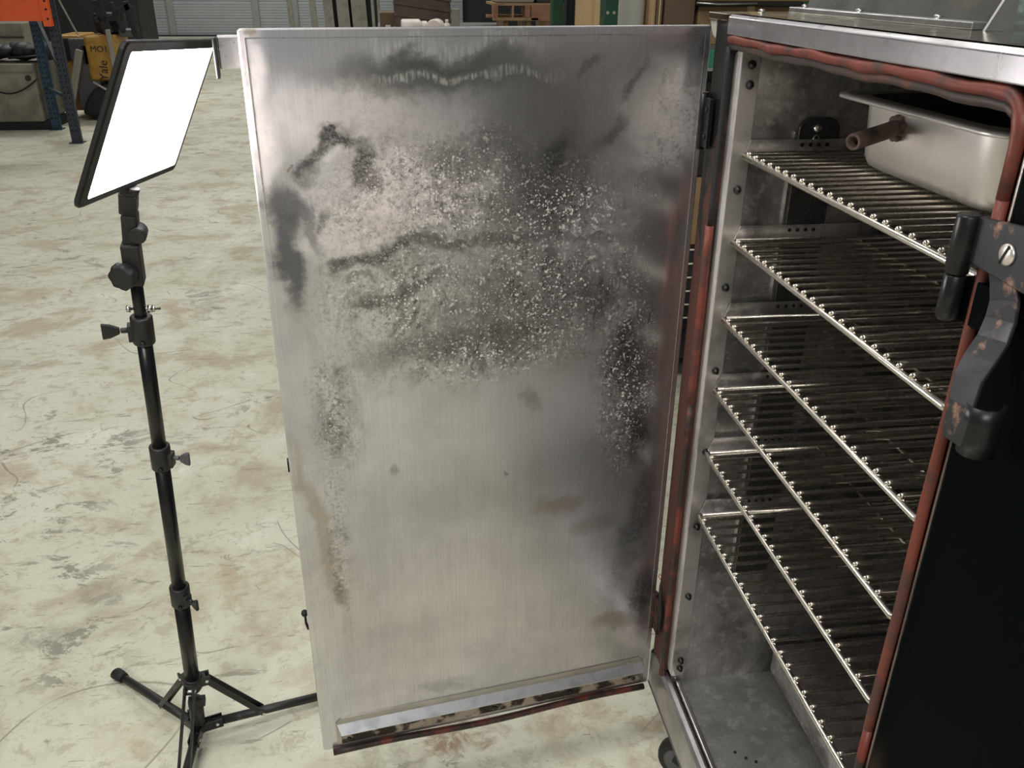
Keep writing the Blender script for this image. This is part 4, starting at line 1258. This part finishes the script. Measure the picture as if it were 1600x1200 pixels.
# ------------------------------------------------------------------ wire shelves
RAILX0, RAILX1 = 0.500, 1.055
SY0, SY1 = 0.655, 1.215
SH_LABEL = ['topmost wire shelf in the smoker, holding the metal pan', 'wire shelf second from the top in the smoker',
            'third wire shelf from the top in the smoker', 'fourth wire shelf from the top in the smoker',
            'fifth wire shelf from the top in the smoker', 'lowest wire shelf in the smoker above the bare floor']
base = Vector((0.78, 0.935, SHZ[0]))
sh = thing('wire_shelf', SH_LABEL[0], 'shelf', base, 'wire shelves in the smoker')
z = SHZ[0]
rf = 0.0042
G().tube([(RAILX0 + 0.006, SY1, z - 0.004), (RAILX0 + 0.0015, SY1 - 0.0015, z - 0.004), (RAILX0, SY1 - 0.006, z - 0.004), (RAILX0, SY0 + 0.006, z - 0.004),
          (RAILX0 + 0.0015, SY0 + 0.0015, z - 0.004), (RAILX0 + 0.006, SY0, z - 0.004)], rf, 12).build('front_bar', M_CHROME, sh)
G().cyl((RAILX1, SY0, z - 0.004), (RAILX1, SY1, z - 0.004), rf, n=8).build('back_bar', M_ROD, sh)
G().cyl((RAILX0 + 0.006, SY1, z - 0.004), (RAILX1, SY1, z - 0.004), rf, n=8).build('side_bar', M_ROD, sh)
G().cyl((RAILX0 + 0.006, SY0, z - 0.004), (RAILX1, SY0, z - 0.004), rf, n=8).build('side_bar', M_ROD, sh)
G().cyl((0.70, SY0, z - 0.0035), (0.70, SY1, z - 0.0035), 0.0028, n=8).build('cross_bar', M_ROD, sh)
G().cyl((0.88, SY0, z - 0.0035), (0.88, SY1, z - 0.0035), 0.0028, n=8).build('cross_bar', M_ROD, sh)
rr_ = 0.0031
yr = SY1 - 0.0225
g = G()
g.tube([(RAILX0 - 0.0005, yr, z + 0.0012), (RAILX0 + 0.0025, yr, z + 0.0024), (RAILX0 + 0.008, yr, z + 0.0022), (RAILX1 + 0.002, yr, z + 0.0022)], [0.0022, rr_, rr_, rr_], 8)
rod0 = g.build('rod', M_ROD, sh)
g = G().sph((RAILX0 - 0.0002, yr, z + 0.0014), 0.0027, 8, 5, (1.0, 0.9, 1.25))
g.sph((RAILX0 + 0.0015, yr - 0.0058, z - 0.0008), 0.0021, 6, 4)
bead0 = g.build('weld_bead', M_ROD, sh)
NR = 21
for i in range(1, NR):
    for src in (rod0, bead0):
        c = src.copy()
        c.location = (0, -i * 0.0250, 0)
        COL.objects.link(c)
        c.parent = sh
for i in range(1, 6):
    dup(sh, (base.x, base.y, SHZ[i]), SH_LABEL[i])

# ------------------------------------------------------------------ water pan with a rusty pipe stub
PX0, PX1, PY0, PY1 = 0.600, 0.855, 0.800, 1.098
PZ0, PZ1 = SHZ[0] + 0.0055, 1.385
pan = thing('metal_pan', 'deep silver pan with a rusty pipe stub on the top shelf', 'pan', ((PX0 + PX1) / 2, (PY0 + PY1) / 2, PZ0))


def ploop(x0, y0, x1, y1, r, zz, n=6):
    return [Vector((x, y, zz)) for x, y in rrect(x0, y0, x1, y1, r, n)]


def ins(d, r, zz):
    return ploop(PX0 + d, PY0 + d, PX1 - d, PY1 - d, r, zz)


outer = [ins(0.030, 0.03, PZ0), ins(0.018, 0.035, PZ0 + 0.001), ins(0.009, 0.036, PZ0 + 0.006), ins(0.0045, 0.038, PZ0 + 0.016), ins(0.0, 0.040, PZ1 - 0.004)]
G().loft(outer, (True, False)).build('body', M_PAN, pan)
inner = [ins(0.032, 0.03, PZ0 + 0.003), ins(0.012, 0.036, PZ0 + 0.008), ins(0.002, 0.038, PZ1 - 0.001)]
G().loft(inner, (True, False)).build('inside', M_PAN_IN, pan)
# rim: flat flange with rolled edge
rl_ = [ins(0.001, 0.039, PZ1 - 0.003), ins(0.001, 0.039, PZ1), ins(-0.022, 0.030, PZ1 + 0.001), ins(-0.0255, 0.032, PZ1 - 0.001), ins(-0.0255, 0.032, PZ1 - 0.005), ins(-0.0235, 0.030, PZ1 - 0.005), ins(-0.021, 0.030, PZ1 - 0.003)]
G().loft(rl_ + [rl_[0]], (False, False)).build('rim', M_PAN, pan)
pw = Vector((0.6015, 0.994, 1.358))
pe = Vector((0.521, 0.948, 1.3495))
ax = (pe - pw).normalized()
Lp = (pe - pw).length
g = G().lathe([(0, 0.0098), (Lp - 0.001, 0.0098), (Lp, 0.0090), (Lp, 0.0066), (Lp - 0.03, 0.0064)], pw, ax, 20)
g.build('pipe_stub', M_RUST_PIPE, pan)
g = G().lathe([(-0.001, 0.0150), (0.004, 0.0135), (0.008, 0.0105)], pw, ax, 14)
for i in range(9):
    a = i * 0.7
    g.sph(pw + Vector((-0.003, 0.0125 * math.cos(a), 0.0125 * math.sin(a) - 0.001)), 0.004 + 0.001 * math.sin(i * 2.2), 7, 5)
g.build('weld_collar', M_RUST_PIPE, pan)

# ------------------------------------------------------------------ heat deflector on the cavity floor
hd = thing('heat_deflector', 'greasy dark deflector plate on the smoker floor under the lowest shelf', 'deflector plate', (0.85, 0.95, 0.244))
hz_ = 0.335
G().prism(rrect(0.684, 0.66, 1.03, 1.222, 0.012, 4), (0, 0, hz_ - 0.003), (1, 0, 0), (0, 1, 0), (0, 0, 1), 0.003).build('top_plate', M_DEFLECT, hd, 0.0008)
B((0.684, 0.672, hz_ - 0.050), (0.687, 1.210, hz_ - 0.003)).build('front_lip', M_LINER_WALL, hd, 0.0006)
for x in (0.86, 1.00):
    for y in (0.69, 1.19):
        B((x - 0.01, y - 0.01, 0.244), (x + 0.01, y + 0.01, hz_ - 0.003)).build('foot', M_CHANNEL, hd)

# ------------------------------------------------------------------ LED panel on a light stand
PB = Vector((-0.484, 1.442, 0.0))
ptop = Vector((-0.3843, 1.275, 1.2111))
pbot = Vector((-0.484, 1.442, 0.030))
ax = (ptop - pbot).normalized()


def on(t):
    return pbot.lerp(ptop, t)


ls = thing('light_stand', 'black tripod light stand carrying the glowing panel', 'light stand', PB)
G().cyl(on(0.115), on(0.345), 0.0145, n=18).build('lower_tube', M_BLACK_TUBE, ls)
G().cyl(on(0.33), on(0.64), 0.0128, n=18).build('middle_tube', M_BLACK_TUBE, ls)
G().cyl(on(0.62), on(0.83), 0.0116, n=18).build('upper_tube', M_BLACK_TUBE, ls)
G().cyl(on(0.82), on(0.925), 0.0092, n=18).build('top_tube', M_BLACK_TUBE, ls)
side = Vector((1, 0.1, 0)) - ax * ax.dot(Vector((1, 0.1, 0)))
side.normalize()
frt = ax.cross(side)


def clamp(t, r, dirn, knob_m, kl=0.034):
    c = on(t)
    g = G().lathe([(-0.024, r), (-0.022, r + 0.0012), (0.021, r + 0.0012), (0.024, r - 0.001)], c, ax, 20)
    d = dirn
    g.bar(c - ax * 0.018 + d * (r - 0.002), c + ax * 0.010 + d * (r - 0.002), 0.016, 0.016, d)
    o = g.build('clamp_collar', M_BLACK_PLASTIC, ls, 0.0012)
    k = G().cyl(c + d * (r + 0.004), c + d * (r + 0.016), 0.0042, n=10)
    p = c + d * (r + 0.017)
    u = ax
    s = d.cross(u)
    w = 0.009
    k.loft([[p + u * w * 0.5 + s * 0.004, p - u * w * 0.5 + s * 0.004, p - u * w * 0.5 - s * 0.004, p + u * w * 0.5 - s * 0.004],
            [p + d * (kl * 0.4) + u * w * 1.2 + s * 0.004, p + d * (kl * 0.4) - u * w * 1.2 + s * 0.004, p + d * (kl * 0.4) - u * w * 1.2 - s * 0.004, p + d * (kl * 0.4) + u * w * 1.2 - s * 0.004],
            [p + d * (kl * 0.75) + u * w * 1.5 + s * 0.003, p + d * (kl * 0.75) - u * w * 1.5 + s * 0.003, p + d * (kl * 0.75) - u * w * 1.5 - s * 0.003, p + d * (kl * 0.75) + u * w * 1.5 - s * 0.003]], smooth=False)
    k.build('wing_knob', knob_m, o, 0.0015)
    G().lathe([(0, 0.0042), (0.003, 0.0042), (0.0035, 0.002)], c - ax * 0.017 + frt * (-r - 0.001), -frt, 8).build('collar_screw', M_ZINC if False else M_BLACK_IRON, o)


M_KNOB_GREY = mat('grey_plastic_knob', (0.09, 0.088, 0.10), 0.45)
clamp(0.838, 0.0155, (-side * 0.97 - frt * 0.1).normalized(), M_BLACK_PLASTIC)
clamp(0.630, 0.0158, (side * 0.95 - frt * 0.25).normalized(), M_KNOB_GREY, 0.022)
clamp(0.350, 0.0172, (side * 0.7 - frt * 0.7).normalized(), M_BLACK_PLASTIC, 0.018)
c = on(0.868)
G().cyl(c - side * 0.018, c + side * 0.030, 0.0022, n=10).cyl(c + side * 0.011, c + side * 0.018, 0.0062, n=6).cyl(c + side * 0.018, c + side * 0.022, 0.0050, n=6).cyl(c - side * 0.019, c - side * 0.013, 0.0052, n=6).build('cross_bolt', M_ZINC, ls)
# tilt bracket with a lobed knob
hb = G()
hb.bar(on(0.905), on(0.960), 0.026, 0.030, frt)
hb.bar(on(0.945) + frt * 0.006, on(0.997) + side * 0.004 + frt * 0.004, 0.022, 0.028, frt)
hb.lathe([(-0.014, 0.013), (0.014, 0.013)], on(0.972) + side * 0.012, frt, 14)
bk = hb.build('tilt_bracket', M_BLACK_PLASTIC, ls, 0.003)
kc = on(0.922) - side * 0.013 - frt * 0.022
kn = (-frt * 0.9 - side * 0.35).normalized()
e1 = kn.orthogonal().normalized()
e2 = kn.cross(e1)
lob = []
for i in range(28):
    a = 2 * math.pi * i / 28
    r = 0.0195 + 0.0014 * math.cos(7 * a)
    lob.append((r * math.cos(a), r * math.sin(a)))
lo2 = [(x * 0.86, y * 0.86) for x, y in lob]
lo3 = [(x * 0.62, y * 0.62) for x, y in lob]
P3 = lambda l, h: [kc + e1 * x + e2 * y + kn * h for x, y in l]
G().loft([P3(lo2, -0.012), P3(lob, -0.009), P3(lob, 0.004), P3(lo2, 0.008), P3(lo3, 0.0065)]).cyl(kc - kn * 0.03, kc - kn * 0.01, 0.006, n=12).build('tilt_knob', M_BLACK_PLASTIC, bk)
# spreader collar, hub, legs and braces
colz = on(0.135)
hub = on(0.0) + Vector((0, 0, 0.010))
legs = [(-0.235, 0.217), (0.330, 0.100), (-0.015, -0.34)]
names = ('rear_leg', 'side_leg', 'front_leg')
g = G().lathe([(-0.016, 0.0165), (-0.014, 0.0195), (0.014, 0.0195), (0.017, 0.0175)], colz, ax, 20)
dirs = []
for (dx, dy) in legs:
    d = Vector((dx, dy, 0)).normalized()
    dirs.append(d)
    sd = d.cross(Vector((0, 0, 1)))
    for s in (-1, 1):
        g.bar(colz + d * 0.012 + sd * (s * 0.009), colz + d * 0.034 + sd * (s * 0.009), 0.004, 0.026, ax)
    g.bar(colz + d * 0.010, colz + d * 0.026, 0.020, 0.026, ax)
g.build('spreader_collar', M_BLACK_PLASTIC, ls, 0.001)
g = G().lathe([(0, 0.012), (0.004, 0.0165), (0.022, 0.0165), (0.027, 0.0135)], hub - Vector((0, 0, 0.014)), (0, 0, 1), 18)
for d in dirs:
    sd = d.cross(Vector((0, 0, 1)))
    for s in (-1, 1):
        g.bar(hub + d * 0.010 + sd * (s * 0.0095), hub + d * 0.050 + sd * (s * 0.0095), 0.003, 0.022)
g.build('hub', M_BLACK_IRON, ls, 0.0008)
G().cyl(hub + Vector((0, 0, 0.010)), on(0.085), 0.0150, n=18).build('centre_tube', M_TRIPOD, ls)
G().bar(on(0.094) - side * 0.012 - frt * 0.012, on(0.094) + side * 0.022 - frt * 0.012, 0.018, 0.018, ax).build('centre_clip', M_BLACK_PLASTIC, ls, 0.002)
for (dx, dy), d in zip(legs, dirs):
    tip = Vector((PB.x + dx, PB.y + dy, 0.0125))
    st0 = hub + d * 0.028 + Vector((0, 0, 0.0))
    lg = G().tube([st0, st0.lerp(tip, 0.5), st0.lerp(tip, 0.94)], [0.0095, 0.0095, 0.0092], 14)
    lo = lg.build('leg', M_TRIPOD, ls)
    ft = G()
    a0, a1 = st0.lerp(tip, 0.88), tip
    ft.tube([a0, a0.lerp(a1, 0.4), a1], [0.0105, 0.0120, 0.0124], 12, flat=1.15)
    ft.build('foot', M_RUBBER, lo)
    mid = st0.lerp(tip, 0.34)
    sd = d.cross(Vector((0, 0, 1)))
    for s in (-1, 1):
        G().bar(colz + d * 0.026 + sd * (s * 0.0095), mid + sd * (s * 0.0115), 0.003, 0.011).build('brace', M_TRIPOD, ls, 0.0006)
    G().cyl(mid - sd * 0.0145, mid + sd * 0.0145, 0.0034, n=10).build('rivet', M_ZINC, ls)
    G().cyl(colz + d * 0.027 - sd * 0.0125, colz + d * 0.027 + sd * 0.0125, 0.0032, n=10).build('rivet', M_ZINC, ls)
    q = hub + d * 0.038
    G().cyl(q - sd * 0.0125, q + sd * 0.0125, 0.0032, n=10).build('rivet', M_ZINC, ls)

# LED panel
c = Vector((-0.3143, 1.24, 1.3456))
w = Vector((0.1204, 0.9910, -0.0584)).normalized()
h = Vector((0.4327, 0.0006, 0.9015))
h = (h - w * h.dot(w)).normalized()
nn = w.cross(h).normalized()
PW, PH = 0.3307, 0.2077
led = thing('led_panel', 'glowing white rectangular LED panel tilted on the light stand', 'light panel', c - h * (PH / 2))


def P(poly, off):
    return [c + w * x + h * y + nn * off for x, y in poly]


o_ = rrect(-PW / 2, -PH / 2, PW / 2, PH / 2, 0.010, 4)
i_ = rrect(-PW / 2 + 0.020, -PH / 2 + 0.010, PW / 2 - 0.008, PH / 2 - 0.012, 0.004, 4)
o2 = [(x * 0.985, y * 0.985) for x, y in o_]
G().loft([P(o2, -0.008), P(o_, -0.006), P(o_, -0.002), P(o2, 0.0), P(i_, 0.0), P(i_, -0.003)], (True, True), smooth=False).build('housing', M_BLACK_PLASTIC, led)
i2 = [(x, y) for x, y in i_]
G().loft([P(i2, -0.0028), P(i2, -0.0012)], smooth=False).build('diffuser', M_LED, led)
bb = G()
bb.box((-0.05, -0.035, -0.036), (0.05, 0.035, -0.0085), Matrix((w, h, nn)).transposed(), c)
bb.build('battery', M_BLACK_PLASTIC, led, 0.003)
m0 = c - h * (PH / 2) - nn * 0.004
m1 = on(1.0) + side * 0.004
g = G().lathe([(0, 0.014), (0.010, 0.014), (0.012, 0.011)], m0 + h * 0.001, -h, 16)
g.bar(m0 - h * 0.006, m1 + ax * 0.002, 0.024, 0.022, frt)
g.build('shoe_mount', M_BLACK_PLASTIC, led, 0.002)
